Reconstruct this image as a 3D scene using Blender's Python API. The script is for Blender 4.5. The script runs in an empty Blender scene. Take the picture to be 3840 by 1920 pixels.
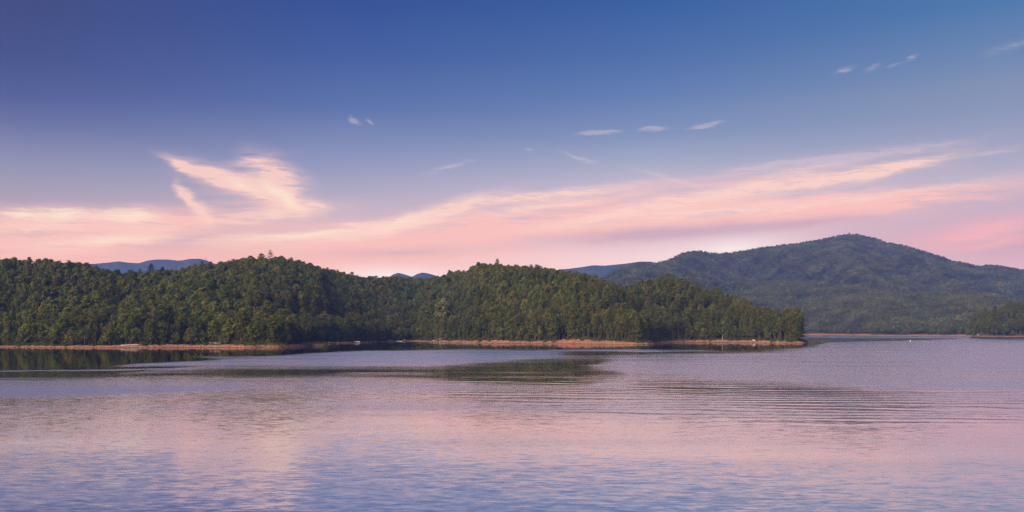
import bpy, math
import numpy as np
from mathutils import Vector

rng = np.random.default_rng(11)
C = bpy.context.scene.collection
F, HOR, H = 3325.0, 1238.0, 13.1          # focal length and horizon row in photo pixels, eye height in metres


def PX(px, Y):
    return (px - 1920.0) / F * Y


def DEP(py):
    return H * F / (py - HOR)


def lin(r, g, b):
    f = lambda c: (c / 255 / 12.92) if c / 255 <= 0.04045 else ((c / 255 + 0.055) / 1.055) ** 2.4
    return (f(r), f(g), f(b), 1.0)


def sstep(a, b, x):
    t = np.clip((x - a) / (b - a), 0, 1)
    return t * t * (3 - 2 * t)


def interp(x, pts):
    p = np.array(pts, float)
    return np.interp(x, p[:, 0], p[:, 1])


def _hash(ix, iy, seed):
    n = (ix.astype(np.int64) * 374761393 + iy.astype(np.int64) * 668265263 + seed * 1442695041) & 0x7FFFFFFF
    n = ((n ^ (n >> 13)) * 1274126177) & 0x7FFFFFFF
    return ((n ^ (n >> 16)) & 0xFFFF) / 65535.0


def vnoise(x, y, seed=0):
    x = np.asarray(x, float); y = np.asarray(y, float)
    ix, iy = np.floor(x), np.floor(y)
    fx, fy = x - ix, y - iy
    fx, fy = fx * fx * (3 - 2 * fx), fy * fy * (3 - 2 * fy)
    a = _hash(ix, iy, seed); b = _hash(ix + 1, iy, seed)
    c = _hash(ix, iy + 1, seed); d = _hash(ix + 1, iy + 1, seed)
    return (a * (1 - fx) + b * fx) * (1 - fy) + (c * (1 - fx) + d * fx) * fy


def fbm(x, y, seed=0, octs=4):
    s, a, t = 0.0, 1.0, 0.0
    for o in range(octs):
        s = s + a * vnoise(x * 2 ** o, y * 2 ** o, seed + o * 17)
        t += a; a *= 0.5
    return s / t


# ------------------------------------------------------------------ objects
def mesh(name, v, f, mats=(), midx=None, smooth=False):
    me = bpy.data.meshes.new(name)
    me.from_pydata(np.asarray(v, float).tolist(), [], [list(map(int, q)) for q in f])
    for m in mats:
        me.materials.append(m)
    if midx is not None:
        me.polygons.foreach_set('material_index', np.asarray(midx, np.int32))
    if smooth:
        me.polygons.foreach_set('use_smooth', np.ones(len(me.polygons), bool))
    me.update()
    return me


def link(name, me, parent=None, loc=None):
    o = bpy.data.objects.new(name, me)
    C.objects.link(o)
    if parent is not None:
        o.parent = parent
    if loc is not None:
        o.location = loc
    return o


def thing(name, label, cat, loc=(0, 0, 0), rz=0.0, group=None, me=None, scale=None):
    o = bpy.data.objects.new(name, me)
    C.objects.link(o)
    o.location = loc
    o.rotation_euler = (0, 0, rz)
    if scale is not None:
        o.scale = scale
    o['label'] = label
    o['category'] = cat
    if group:
        o['group'] = group
    return o


def grid_faces(nr, nc):
    i = np.arange(nr - 1)[:, None] * nc + np.arange(nc - 1)[None, :]
    return np.stack([i, i + 1, i + nc + 1, i + nc], -1).reshape(-1, 4)


# ------------------------------------------------------------------ materials
def newmat(name):
    m = bpy.data.materials.new(name)
    m.use_nodes = True
    nt = m.node_tree
    nt.nodes.clear()
    out = nt.nodes.new('ShaderNodeOutputMaterial')
    return m, nt, out


class N:
    """small helper that adds nodes and links values or sockets"""
    def __init__(s, nt):
        s.nt = nt

    def __call__(s, kind, ins=None, **kw):
        n = s.nt.nodes.new(kind)
        for k, v in kw.items():
            setattr(n, k, v)
        for k, v in (ins or {}).items():
            s.put(n, k, v)
        return n

    def put(s, n, k, v):
        sock = n.inputs[k]
        if isinstance(v, bpy.types.NodeSocket):
            s.nt.links.new(v, sock)
        else:
            sock.default_value = v

    def math(s, op, a, b=0.0, c=0.0, clamp=False):
        n = s('ShaderNodeMath', {0: a, 1: b, 2: c}, operation=op)
        n.use_clamp = clamp
        return n.outputs[0]

    def mix(s, fac, a, b, blend='MIX'):
        n = s.nt.nodes.new('ShaderNodeMix')
        n.data_type = 'RGBA'
        n.blend_type = blend
        s.put(n, 0, fac); s.put(n, 6, a); s.put(n, 7, b)
        return n.outputs[2]

    def ramp(s, fac, stops):
        n = s('ShaderNodeValToRGB', {0: fac})
        e = n.color_ramp.elements
        while len(e) < len(stops):
            e.new(0.5)
        for q, (p, c) in zip(e, stops):
            q.position = p
        for q, (p, c) in zip(e, stops):
            q.position = p; q.color = c
        return n.outputs[0]

    def noise(s, vec, scale, detail=3.0, rough=0.5, out=0, dim='3D'):
        n = s('ShaderNodeTexNoise', {'Vector': vec, 'Scale': scale, 'Detail': detail, 'Roughness': rough})
        n.noise_dimensions = dim
        return n.outputs[out]


def foliage_mat(name, cols, transl=0.25, vary=0.5, scale=0.35):
    m, nt, out = newmat(name)
    n = N(nt)
    oi = n('ShaderNodeObjectInfo')
    stops = [(i / (len(cols) - 1), (*c, 1.0)) for i, c in enumerate(cols)]
    col = n.ramp(oi.outputs['Random'], stops)
    geo = n('ShaderNodeNewGeometry')
    ns = n.noise(geo.outputs['Position'], scale, 2.0, 0.6)
    k = n('ShaderNodeMapRange', {0: ns, 1: 0.3, 2: 0.7, 3: 1.0 - vary, 4: 1.0 + vary}).outputs[0]
    col = n.mix(1.0, col, n('ShaderNodeCombineColor', {0: k, 1: k, 2: k}).outputs[0], 'MULTIPLY')
    d = n('ShaderNodeBsdfDiffuse', {0: col})
    t = n('ShaderNodeBsdfTranslucent', {0: col})
    mx = n('ShaderNodeMixShader', {0: transl, 1: d.outputs[0], 2: t.outputs[0]})
    nt.links.new(mx.outputs[0], out.inputs[0])
    return m


def plain(name, c1, c2, scale=2.0, rough=0.9, bump=0.0, stretch=(1, 1, 1)):
    m, nt, out = newmat(name)
    n = N(nt)
    tc = n('ShaderNodeTexCoord')
    mp = n('ShaderNodeMapping', {'Vector': tc.outputs['Object'], 'Scale': stretch})
    ns = n.noise(mp.outputs[0], scale, 5.0, 0.6)
    col = n.ramp(ns, [(0.3, (*c1, 1)), (0.7, (*c2, 1))])
    b = n('ShaderNodeBsdfPrincipled', {'Base Color': col, 'Roughness': rough})
    if bump:
        bp = n('ShaderNodeBump', {'Height': ns, 'Strength': bump, 'Distance': 0.1})
        nt.links.new(bp.outputs[0], b.inputs['Normal'])
    nt.links.new(b.outputs[0], out.inputs[0])
    return m


M_BROAD = foliage_mat('broadleaf_foliage', [(.036, .054, .012), (.135, .138, .034), (0.049, 0.074, 0.014), (0.110, 0.124, 0.022), (0.073, 0.094, 0.022), (0.152, 0.149, 0.027), (0.061, 0.085, 0.019), (0.128, 0.110, 0.026), (0.095, 0.127, 0.026), (0.054, 0.069, 0.017)])
M_PINE = foliage_mat('pine_needles', [(.044, .056, .014), (.125, .124, .032), (0.071, 0.083, 0.019), (0.105, 0.113, 0.024), (0.061, 0.078, 0.020), (0.128, 0.122, 0.026), (0.085, 0.099, 0.026), (0.112, 0.101, 0.024)], 0.2)
M_PALE = foliage_mat('pale_foliage', [(.13, .14, .045), (.15, .15, .06)], 0.25, 0.3)
M_RUST = foliage_mat('rusty_foliage', [(.085, .045, .032), (.10, .052, .034)], 0.2, 0.3)
M_DARK = foliage_mat('dark_needles', [(.016, .022, .012), (.022, .028, .014)], 0.15)
M_FAR = foliage_mat('mountain_foliage', [(0.049, 0.065, 0.024), (0.095, 0.103, 0.029), (0.065, 0.078, 0.025), (0.128, 0.121, 0.033), (0.056, 0.074, 0.026), (0.112, 0.092, 0.035)], 0.12, 0.6, 0.012)
M_FAR2 = foliage_mat('foothill_foliage', [(.058, .074, .026), (.105, .112, .034), (.070, .086, .030), (.138, .130, .040), (.062, .080, .030), (.116, .098, .040)], 0.15, 0.4, 0.012)
M_BARK = plain('pine_bark', (.07, .05, .04), (.17, .13, .105), 3.0, stretch=(3, 3, .4))
M_GREYBARK = plain('grey_bark', (.08, .068, .058), (.19, .165, .14), 3.0, stretch=(3, 3, .4))
M_DEAD = plain('weathered_wood', (.42, .33, .27), (.68, .58, .50), 4.0, stretch=(2, 2, .5))
M_WHITE = plain('white_paint', (.74, .70, .68), (.84, .81, .79), 5.0, 0.5)
M_ROCK = plain('shore_stone', (.14, .075, .055), (.44, .28, .215), 1.3, 0.9, 0.3)
M_PALEROCK = plain('pale_stone', (.50, .42, .38), (.74, .66, .60), 1.0, 0.9, 0.3)
M_SHRUB = foliage_mat('shrub_leaves', [(0.061, 0.081, 0.016), (0.110, 0.120, 0.022), (0.078, 0.090, 0.022), (0.128, 0.108, 0.029)], 0.25, 0.4, 0.8)


# ------------------------------------------------------------------ trees
def unit(v):
    return v / np.maximum(np.linalg.norm(v, axis=-1, keepdims=True), 1e-9)


class Buf:
    def __init__(s):
        s.v, s.f, s.n = [], [], 0

    def add(s, v, f):
        s.v.append(np.asarray(v, float)); s.f += [[int(i) + s.n for i in q] for q in f]; s.n += len(v)

    def quads(s, c, nrm, size, r):
        k = len(c)
        nrm = unit(nrm)
        a = unit(np.cross(nrm, r.normal(size=(k, 3))))
        b = np.cross(nrm, a)
        sa = (size * r.uniform(0.7, 1.3, k))[:, None] * 0.5
        sb = (size * r.uniform(0.5, 1.0, k))[:, None] * 0.5
        v = np.stack([c - a * sa, c - b * sb, c + a * sa, c + b * sb], 1).reshape(-1, 3)
        s.add(v, (np.arange(k)[:, None] * 4 + np.arange(4)[None]).tolist())

    def lobe(s, c, rad, k, size, r, up=0.35, fill=0.3):
        d = unit(r.normal(size=(k, 3)))
        q = (1 - fill * r.random(k) ** 1.5 + 0.12 * r.normal(size=k))[:, None]
        s.quads(np.asarray(c) + d * np.asarray(rad) * q, d + 0.32 * r.normal(size=(k, 3)) + np.array([0, 0, up]), size, r)

    def tube(s, pts, rads, sides=6, cap=True):
        pts = np.asarray(pts, float)
        m = len(pts)
        t = unit(np.gradient(pts, axis=0))
        ref = np.array([1.0, 0, 0]) if abs(t[0][0]) < 0.8 else np.array([0, 1.0, 0])
        a = unit(np.cross(t, ref)); b = np.cross(t, a)
        ang = np.linspace(0, 2 * np.pi, sides, endpoint=False)
        ring = (a[:, None] * np.cos(ang)[None, :, None] + b[:, None] * np.sin(ang)[None, :, None]) * np.asarray(rads, float)[:, None, None]
        v = (pts[:, None] + ring).reshape(-1, 3)
        f = [[i * sides + j, i * sides + (j + 1) % sides, (i + 1) * sides + (j + 1) % sides, (i + 1) * sides + j] for i in range(m - 1) for j in range(sides)]
        if cap:
            f += [list(range(sides))[::-1], [(m - 1) * sides + j for j in range(sides)]]
        s.add(v, f)

    def mesh(s, name, mats, smooth=False):
        return mesh(name, np.concatenate(s.v), s.f, mats, smooth=smooth)


def trunk_line(h, lean, r, n=6):
    z = np.linspace(-0.6, h, n)
    return np.stack([lean[0] * (z / h) + np.cumsum(r.normal(0, .10, n)), lean[1] * (z / h) + np.cumsum(r.normal(0, .10, n)), z], 1)


def broadleaf(seed, h, R, base, lobes, leaf=1.25, k=70):
    r = np.random.default_rng(seed)
    cr, tr = Buf(), Buf()
    line = trunk_line(h * 0.78, r.normal(0, .5, 2), r)
    tr.tube(line, np.linspace(.30, .08, len(line)))
    zb = base * h
    for i in range(lobes):
        u = (i + r.random()) / lobes
        z = zb + (h - zb) * (0.10 + 0.80 * u)
        wide = math.sin(math.pi * min(1, 0.22 + 0.70 * u)) ** 0.7
        ang = i * 2.4 + r.normal(0, .4)
        rr = R * wide * (0.30 + 0.42 * r.random())
        if u > .88:
            rr *= .35
        lr = R * r.uniform(.34, .52) * (0.65 + .35 * wide)
        c = np.array([rr * math.cos(ang), rr * math.sin(ang), z]) + np.array([line[-1][0], line[-1][1], 0]) * u
        cr.lobe(c, (lr, lr, lr * r.uniform(.62, .85)), int(k * (lr / (R * .43)) ** 1.5), leaf, r)
        if i % 3 == 0:
            zs = max(.12 * h, z - rr * 0.9)
            tr.tube([(line[2][0], line[2][1], zs), (c[0] * .5, c[1] * .5, zs + (z - zs) * .6), (c[0], c[1], z)], [.14, .09, .03], 5)
    return cr, tr


def pine(seed, h, R, base, whorls, leaf=0.85, round_top=True):
    r = np.random.default_rng(seed)
    cr, tr = Buf(), Buf()
    line = trunk_line(h * 0.97, r.normal(0, .55, 2), r, 8)
    tr.tube(line, np.linspace(.30, .05, len(line)) ** 1.0, 7)
    at = lambda z: np.array([np.interp(z, line[:, 2], line[:, 0]), np.interp(z, line[:, 2], line[:, 1])])
    for i in range(whorls):
        u = (i + .5 * r.random()) / whorls
        z = h * (base + (1 - base) * u * 0.97)
        w = (math.sin(math.pi * (0.16 + .80 * u)) ** .8 if round_top else (1 - u) ** .75 + .06)
        nb = r.integers(3, 6)
        a0 = r.uniform(0, 6.3)
        for b in range(nb):
            if r.random() < (.30 if u < .35 else .12):
                continue
            ang = a0 + b * 2 * math.pi / nb + r.normal(0, .25)
            L = R * w * r.uniform(.55, 1.1)
            d = np.array([math.cos(ang), math.sin(ang)])
            o = at(z)
            rise = r.uniform(.05, .35) * L
            c1 = np.array([*(o + d * L * .72), z + rise])
            s1 = R * r.uniform(.30, .44) * (0.55 + .45 * w)
            cr.lobe(c1, (s1, s1, s1 * .62), 30, leaf, r, .5, .3)
            if L > R * .5:
                c0 = np.array([*(o + d * L * .34), z + rise * .4])
                cr.lobe(c0, (s1 * .8, s1 * .8, s1 * .36), 13, leaf, r, .5, .6)
            tr.tube([(*o, z - .1), (*(o + d * L * .5), z + rise * .4), (*(o + d * L * .9), z + rise)], [.07, .045, .02], 4, False)
    if round_top:
        cr.lobe((*at(h * .94), h * .94), (R * .48, R * .48, R * .36), 48, leaf, r)
    else:
        cr.lobe((*at(h * .95), h * .97), (R * .13, R * .13, R * .35), 18, leaf, r)
    if base > .3:                                   # dead stubs on the bare lower stem
        for z in np.arange(h * .16, h * base, 1.5):
            ang = r.uniform(0, 6.3); d = np.array([math.cos(ang), math.sin(ang)]); o = at(z)
            tr.tube([(*o, z), (*(o + d * r.uniform(.5, 1.5)), z + .15)], [.035, .015], 4, False)
    return cr, tr


def tiered(seed, h, R, gaps=True):
    """old white pine: separate tiers of boughs that sweep up at the tips"""
    r = np.random.default_rng(seed)
    cr, tr = Buf(), Buf()
    line = trunk_line(h, r.normal(0, .2, 2), r, 8)
    tr.tube(line, np.linspace(.36, .05, len(line)), 7)
    at = lambda z: np.array([np.interp(z, line[:, 2], line[:, 0]), np.interp(z, line[:, 2], line[:, 1])])
    z = h * .28
    while z < h * .97:
        u = (z / h - .28) / .72
        L0 = R * (1 - u) ** .8 + .5
        nb = 5 if gaps else 7
        a0 = r.uniform(0, 6.3)
        for b in range(nb):
            ang = a0 + b * 2 * math.pi / nb + r.normal(0, .2)
            d = np.array([math.cos(ang), math.sin(ang)])
            L = L0 * r.uniform(.7, 1.12)
            o = at(z)
            for q in np.arange(.25, 1.01, .25):
                c = np.array([*(o + d * L * q), z + L * (.42 * q * q)])
                s = .42 + .16 * L * (1 - .6 * q)
                cr.lobe(c, (s, s, s * .38), 13, .5, r, .6, .6)
            tr.tube([(*o, z), (*(o + d * L * .5), z + L * .10), (*(o + d * L), z + L * .42)], [.09, .055, .02], 4, False)
        z += (h * .072 if gaps else h * .05) * r.uniform(.8, 1.25)
    return cr, tr


def farcrown(seed):
    r = np.random.default_rng(seed)
    cr = Buf()
    for i in range(7):
        ang = i * 2.4
        rr = 2.4 * math.sqrt(i / 7)
        cr.lobe((rr * math.cos(ang), rr * math.sin(ang), 5.5 + r.uniform(-1.5, 2.2) - rr * .5), np.array([2.6, 2.6, 2.2]) * r.uniform(.75, 1.2), 16, 2.0, r, .3, .12)
    return cr


def shrub(seed, R):
    r = np.random.default_rng(seed)
    cr = Buf()
    for i in range(6):
        ang = i * 2.4; rr = R * .55 * math.sqrt(i / 6)
        cr.lobe((rr * math.cos(ang), rr * math.sin(ang), R * r.uniform(.35, .8)), np.array([.5, .5, .45]) * R, 26, .38, r)
    return cr


PINES, BROADS = [], []
pine_specs = [  # h, R, base, whorls, round top, words
    (25, 4.5, .46, 9, True, 'bare stemmed round crowned pine'),
    (24, 3.7, .32, 11, True, 'slim pine with narrow crown'),
    (26, 5.0, .54, 8, True, 'high pine with broad crown'),
    (21, 4.4, .14, 13, False, 'cone shaped pine with low boughs'),
    (24, 4.0, .38, 10, True, 'lean pine with ragged crown'),
    (18, 4.2, .04, 14, False, 'young pine clothed to the ground'),
]
for i, (h, R, b, w, rt, words) in enumerate(pine_specs):
    cr, tr = pine(40 + i, h, R * 1.15, b, w, round_top=rt)
    PINES.append((cr, tr, h, words, M_PINE, M_BARK))
broad_specs = [
    (19, 5.8, .30, 19, 'round headed broadleaf tree'),
    (17, 5.4, .18, 19, 'full bushy broadleaf tree'),
    (21, 5.4, .30, 20, 'tall domed broadleaf tree'),
    (15, 5.6, .10, 19, 'low spreading broadleaf tree'),
    (19, 4.2, .14, 17, 'narrow upright broadleaf tree'),
    (13, 4.4, .03, 17, 'short leafy tree green throughout'),
]
for i, (h, R, b, k, words) in enumerate(broad_specs):
    cr, tr = broadleaf(70 + i, h, R * 1.2, b, k)
    BROADS.append((cr, tr, h, words, M_BROAD, M_GREYBARK))


def join_mesh(name, cr, tr, mc, mt):
    v = np.concatenate(cr.v + tr.v)
    f = cr.f + [[i + cr.n for i in q] for q in tr.f]
    return mesh(name, v, f, (mc, mt), [0] * len(cr.f) + [1] * len(tr.f))


def proto_collection(name, meshes):
    col = bpy.data.collections.new(name)
    for i, me in enumerate(meshes):
        col.objects.link(bpy.data.objects.new(f'{name}_{chr(97 + i)}', me))
    return col


def instancer(name, label_kind, pts, idx, scl, rot, col, cat=None):
    """one object of kind stuff: a cloud of points carrying instances"""
    me = bpy.data.meshes.new(name)
    me.from_pydata(np.asarray(pts, float).tolist(), [], [])
    for nm, typ, val in (('pick', 'INT', idx), ('size', 'FLOAT', scl), ('turn', 'FLOAT', rot)):
        a = me.attributes.new(nm, typ, 'POINT')
        a.data.foreach_set('value', np.asarray(val, np.int32 if typ == 'INT' else np.float32))
    o = link(name, me)
    o['kind'] = 'stuff'
    if label_kind:
        o['label'] = label_kind
    g = bpy.data.node_groups.new(name + '_scatter', 'GeometryNodeTree')
    g.interface.new_socket('Geometry', in_out='INPUT', socket_type='NodeSocketGeometry')
    g.interface.new_socket('Geometry', in_out='OUTPUT', socket_type='NodeSocketGeometry')
    L, nn = g.links, g.nodes
    gi, go = nn.new('NodeGroupInput'), nn.new('NodeGroupOutput')
    ip = nn.new('GeometryNodeInstanceOnPoints')
    ci = nn.new('GeometryNodeCollectionInfo')
    ci.inputs['Collection'].default_value = col
    ci.inputs['Separate Children'].default_value = True
    ci.inputs['Reset Children'].default_value = True

    def attr(nm, t):
        a = nn.new('GeometryNodeInputNamedAttribute')
        a.data_type = t
        a.inputs['Name'].default_value = nm
        return a.outputs['Attribute']
    cx = nn.new('ShaderNodeCombineXYZ')
    L.new(attr('turn', 'FLOAT'), cx.inputs[2])
    er = nn.new('FunctionNodeEulerToRotation')
    L.new(cx.outputs[0], er.inputs[0])
    ip.inputs['Pick Instance'].default_value = True
    L.new(gi.outputs[0], ip.inputs['Points'])
    L.new(ci.outputs[0], ip.inputs['Instance'])
    L.new(attr('pick', 'INT'), ip.inputs['Instance Index'])
    L.new(er.outputs[0], ip.inputs['Rotation'])
    L.new(attr('size', 'FLOAT'), ip.inputs['Scale'])
    L.new(ip.outputs[0], go.inputs[0])
    o.modifiers.new('scatter', 'NODES').node_group = g
    return o


# ------------------------------------------------------------------ near land: shoreline, heights
shore_px = [(-250, 1301.5), (0, 1302), (120, 1302.6), (250, 1303.4), (400, 1303.6), (560, 1303.4), (700, 1302.4), (850, 1303), (950, 1303.6), (1040, 1303.2), (1110, 1301), (1160, 1298.6), (1190, 1296.6)]
back1 = [(1199, 715), (1196, 722), (1165, 738), (1120, 765), (1125, 800), (1160, 822), (1200, 856)]      # (px, depth)
cove = [(1240, 1287.8), (1290, 1287.2), (1345, 1285.9), (1400, 1283.6), (1450, 1281.4), (1500, 1280), (1550, 1279.4), (1590, 1280.6), (1650, 1283.4), (1720, 1285.4), (1800, 1286.6),
        (1900, 1287.6), (2000, 1288.4), (2100, 1289), (2200, 1289.6), (2300, 1291), (2400, 1292), (2440, 1291.2), (2470, 1288.6), (2492, 1285.6), (2515, 1284.2), (2600, 1283.6), (2700, 1283.8), (2800, 1285.2),
        (2900, 1286.6), (2960, 1287.6), (3005, 1288), (3022, 1286.4)]
back2 = [(3029, 905), (3027, 930), (3005, 965), (2950, 1010), (2880, 1080), (2760, 1180), (2620, 1350), (2480, 1600), (2250, 2200), (2050, 3000)]
path = [(-1300, 700), (-800, 690)]
path += [(PX(a, DEP(b)), DEP(b)) for a, b in shore_px]
path += [(PX(a, d), d) for a, d in back1]
path += [(PX(a, DEP(b)), DEP(b)) for a, b in cove]
path += [(PX(a, d), d) for a, d in back2]
path = np.array(path)


def resample(p, step):
    s = np.concatenate([[0], np.cumsum(np.linalg.norm(np.diff(p, axis=0), axis=1))])
    t = np.arange(0, s[-1], step)
    return np.stack([np.interp(t, s, p[:, 0]), np.interp(t, s, p[:, 1])], 1)


fine = resample(path, 1.0)
ker = np.hanning(19); ker /= ker.sum()
for _ in range(2):
    q = np.pad(fine, ((9, 9), (0, 0)), mode='edge')
    fine = np.stack([np.convolve(q[:, 0], ker, 'valid'), np.convolve(q[:, 1], ker, 'valid')], 1)
tan = unit(np.gradient(fine, axis=0))
nrm = np.stack([-tan[:, 1], tan[:, 0]], 1)
arc = np.arange(len(fine)) * 1.0
fine = fine + nrm * ((fbm(arc / 14, arc * 0 + 3, 5, 4) - .5) * 5.0)[:, None]
coarse = fine[::5]
poly = np.concatenate([coarse, [(100, 3400), (-2500, 3400), (-2500, 700)]])


def land_dist(X, Y):
    """signed distance to the shoreline, positive on land"""
    x, y = X.ravel(), Y.ravel()
    out = np.empty(len(x))
    a, b = coarse[:-1], coarse[1:]
    ab = b - a
    l2 = (ab ** 2).sum(1)
    pa, pb = poly, np.roll(poly, -1, 0)
    for i in range(0, len(x), 20000):
        xx, yy = x[i:i + 20000, None], y[i:i + 20000, None]
        t = np.clip(((xx - a[:, 0]) * ab[:, 0] + (yy - a[:, 1]) * ab[:, 1]) / l2, 0, 1)
        d = np.sqrt(((xx - a[:, 0] - t * ab[:, 0]) ** 2 + (yy - a[:, 1] - t * ab[:, 1]) ** 2).min(1))
        cond = ((pa[:, 1] > yy) != (pb[:, 1] > yy)) & (xx < (pb[:, 0] - pa[:, 0]) * (yy - pa[:, 1]) / np.where(pb[:, 1] == pa[:, 1], 1e-9, pb[:, 1] - pa[:, 1]) + pa[:, 0])
        ins = cond.sum(1) % 2 == 1
        out[i:i + 20000] = np.where(ins, d, -d)
    return out.reshape(X.shape)


YS1 = [(-900, 690), (1000, 680), (1190, 705), (1215, 850), (1350, 925), (1560, 1070), (1700, 950), (1850, 900), (2000, 865), (2300, 822), (2500, 806), (2700, 806)]
YC1 = [(-900, 900), (0, 930), (400, 960), (700, 1050), (1000, 1120), (1200, 1210), (1400, 1330), (1550, 1380), (1700, 1270), (1850, 1140), (2000, 1080), (2200, 1020), (2350, 950), (2480, 880), (2520, 860), (2700, 860)]
SKY1 = [(-900, 1000), (-300, 975), (0, 967), (40, 968), (70, 976), (133, 977), (194, 978), (258, 983), (299, 981), (343, 989), (384, 1001), (424, 1015), (456, 1017), (492, 1025), (545, 1021), (610, 1010), (638, 1013), (686, 1005),
        (727, 997), (759, 987), (807, 987), (832, 982), (880, 979), (920, 964), (973, 966), (1045, 972), (1074, 976), (1110, 984), (1142, 988), (1183, 999), (1223, 1009), (1263, 1015), (1304, 1025), (1344, 1034), (1384, 1038), (1425, 1038),
        (1506, 1037), (1546, 1041), (1586, 1043), (1619, 1039), (1667, 1030), (1707, 1018), (1736, 1015), (1768, 1001), (1792, 987), (1815, 985), (1851, 988), (1888, 989), (1928, 993), (1956, 996), (1972, 990), (2001, 994), (2025, 999),
        (2057, 1009), (2106, 1012), (2138, 1016), (2186, 1018), (2210, 1031), (2243, 1041), (2267, 1050), (2307, 1059), (2340, 1070), (2400, 1084), (2440, 1106), (2480, 1142), (2505, 1200), (2516, 1240), (2560, 1290), (2700, 1330)]
YS2 = [(2100, 930), (2520, 940), (2700, 935), (2900, 892), (3030, 880), (3200, 880)]
YC2 = [(2100, 1040), (2480, 1060), (2700, 1040), (2900, 990), (2990, 950), (3035, 910), (3200, 900)]
SKY2 = [(2100, 1250), (2250, 1150), (2330, 1078), (2388, 1058), (2428, 1048), (2478, 1032), (2520, 1036), (2555, 1046), (2604, 1064), (2680, 1092), (2757, 1106), (2826, 1110), (2886, 1113), (2939, 1126), (2987, 1163), (3012, 1190), (3026, 1225), (3060, 1290), (3200, 1330)]
PROF = lambda t: np.where(t < 1, 0.45 * (1 - np.cos(np.pi * np.clip(t, 0, 1))) / 2 + 0.55 * np.clip(t, 0, 1), np.maximum(0.35, 1 - 0.30 * np.maximum(t - 1, 0) ** 1.2))


def bank_h(px):
    """height of the bare bank above the water"""
    b = interp(px, [(-900, 1.7), (0, 1.5), (300, 2.1), (600, 2.5), (1000, 3.0), (1100, 2.6), (1190, 2.4), (1205, 1.6), (1560, 1.4), (1640, 1.9), (1720, 2.8), (1900, 3.1), (2050, 2.9), (2110, 4.0), (2150, 5.0), (2205, 5.1), (2235, 3.8), (2350, 3.2), (2460, 2.2), (2530, 2.6), (2700, 3.4), (2900, 2.9), (3030, 2.4), (3300, 2.4)])
    return b


def heights(X, Y, d):
    px = X / np.maximum(Y, 1) * F + 1920
    hb = bank_h(px) * (0.62 + 0.45 * fbm(X / 22, Y / 22, 9, 3))
    z = np.where(d < 0, -0.05 + 0.35 * d, hb * sstep(-.6, 8.5, d) ** .9 + 0.045 * np.clip(d - 8, 0, 400) * 0.6)
    z = np.maximum(z, -2.2)
    m = sstep(6, 75, d)
    wob = (fbm(X / 90, Y / 90, 21, 4) - .5)
    for ys, yc, sky, th in ((YS1, YC1, SKY1, 15.5), (YS2, YC2, SKY2, 20.0)):
        a, b, s = interp(px, ys), interp(px, yc), interp(px, sky)
        zc = H + (HOR - s) / F * b - th
        t = (Y - a) / (b - a)
        hill = np.maximum(zc, 0) * PROF(t) * (t > 0) + wob * 14 * np.clip(t, 0, 1) * np.clip(1 - t, 0, 1) * 4 * sstep(10, 40, zc)
        z = np.maximum(z, hb + 0.3 + (hill - hb) * m) if ys is YS1 else np.maximum(z, (hb + .3) * sstep(4, 20, d) + (hill - hb) * m)
    return np.where(d < 0, np.maximum(-0.05 + 0.35 * d, -2.2), z)


gx = np.arange(-900, 361, 5.0)
gy = np.arange(630, 1701, 5.0)
GX, GY = np.meshgrid(gx, gy)
GD = land_dist(GX, GY)
GZ = heights(GX, GY, GD)
lower = np.where(GD < 0, 0.6, 0.6 * (1 - sstep(8, 15, GD)))


def ground_at(x, y):
    fx = np.clip((x - gx[0]) / 5.0, 0, len(gx) - 1.001); fy = np.clip((y - gy[0]) / 5.0, 0, len(gy) - 1.001)
    ix, iy = fx.astype(int), fy.astype(int)
    ax, ay = fx - ix, fy - iy
    q = lambda A: (A[iy, ix] * (1 - ax) + A[iy, ix + 1] * ax) * (1 - ay) + (A[iy + 1, ix] * (1 - ax) + A[iy + 1, ix + 1] * ax) * ay
    return q(GZ), q(GD)


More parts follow.
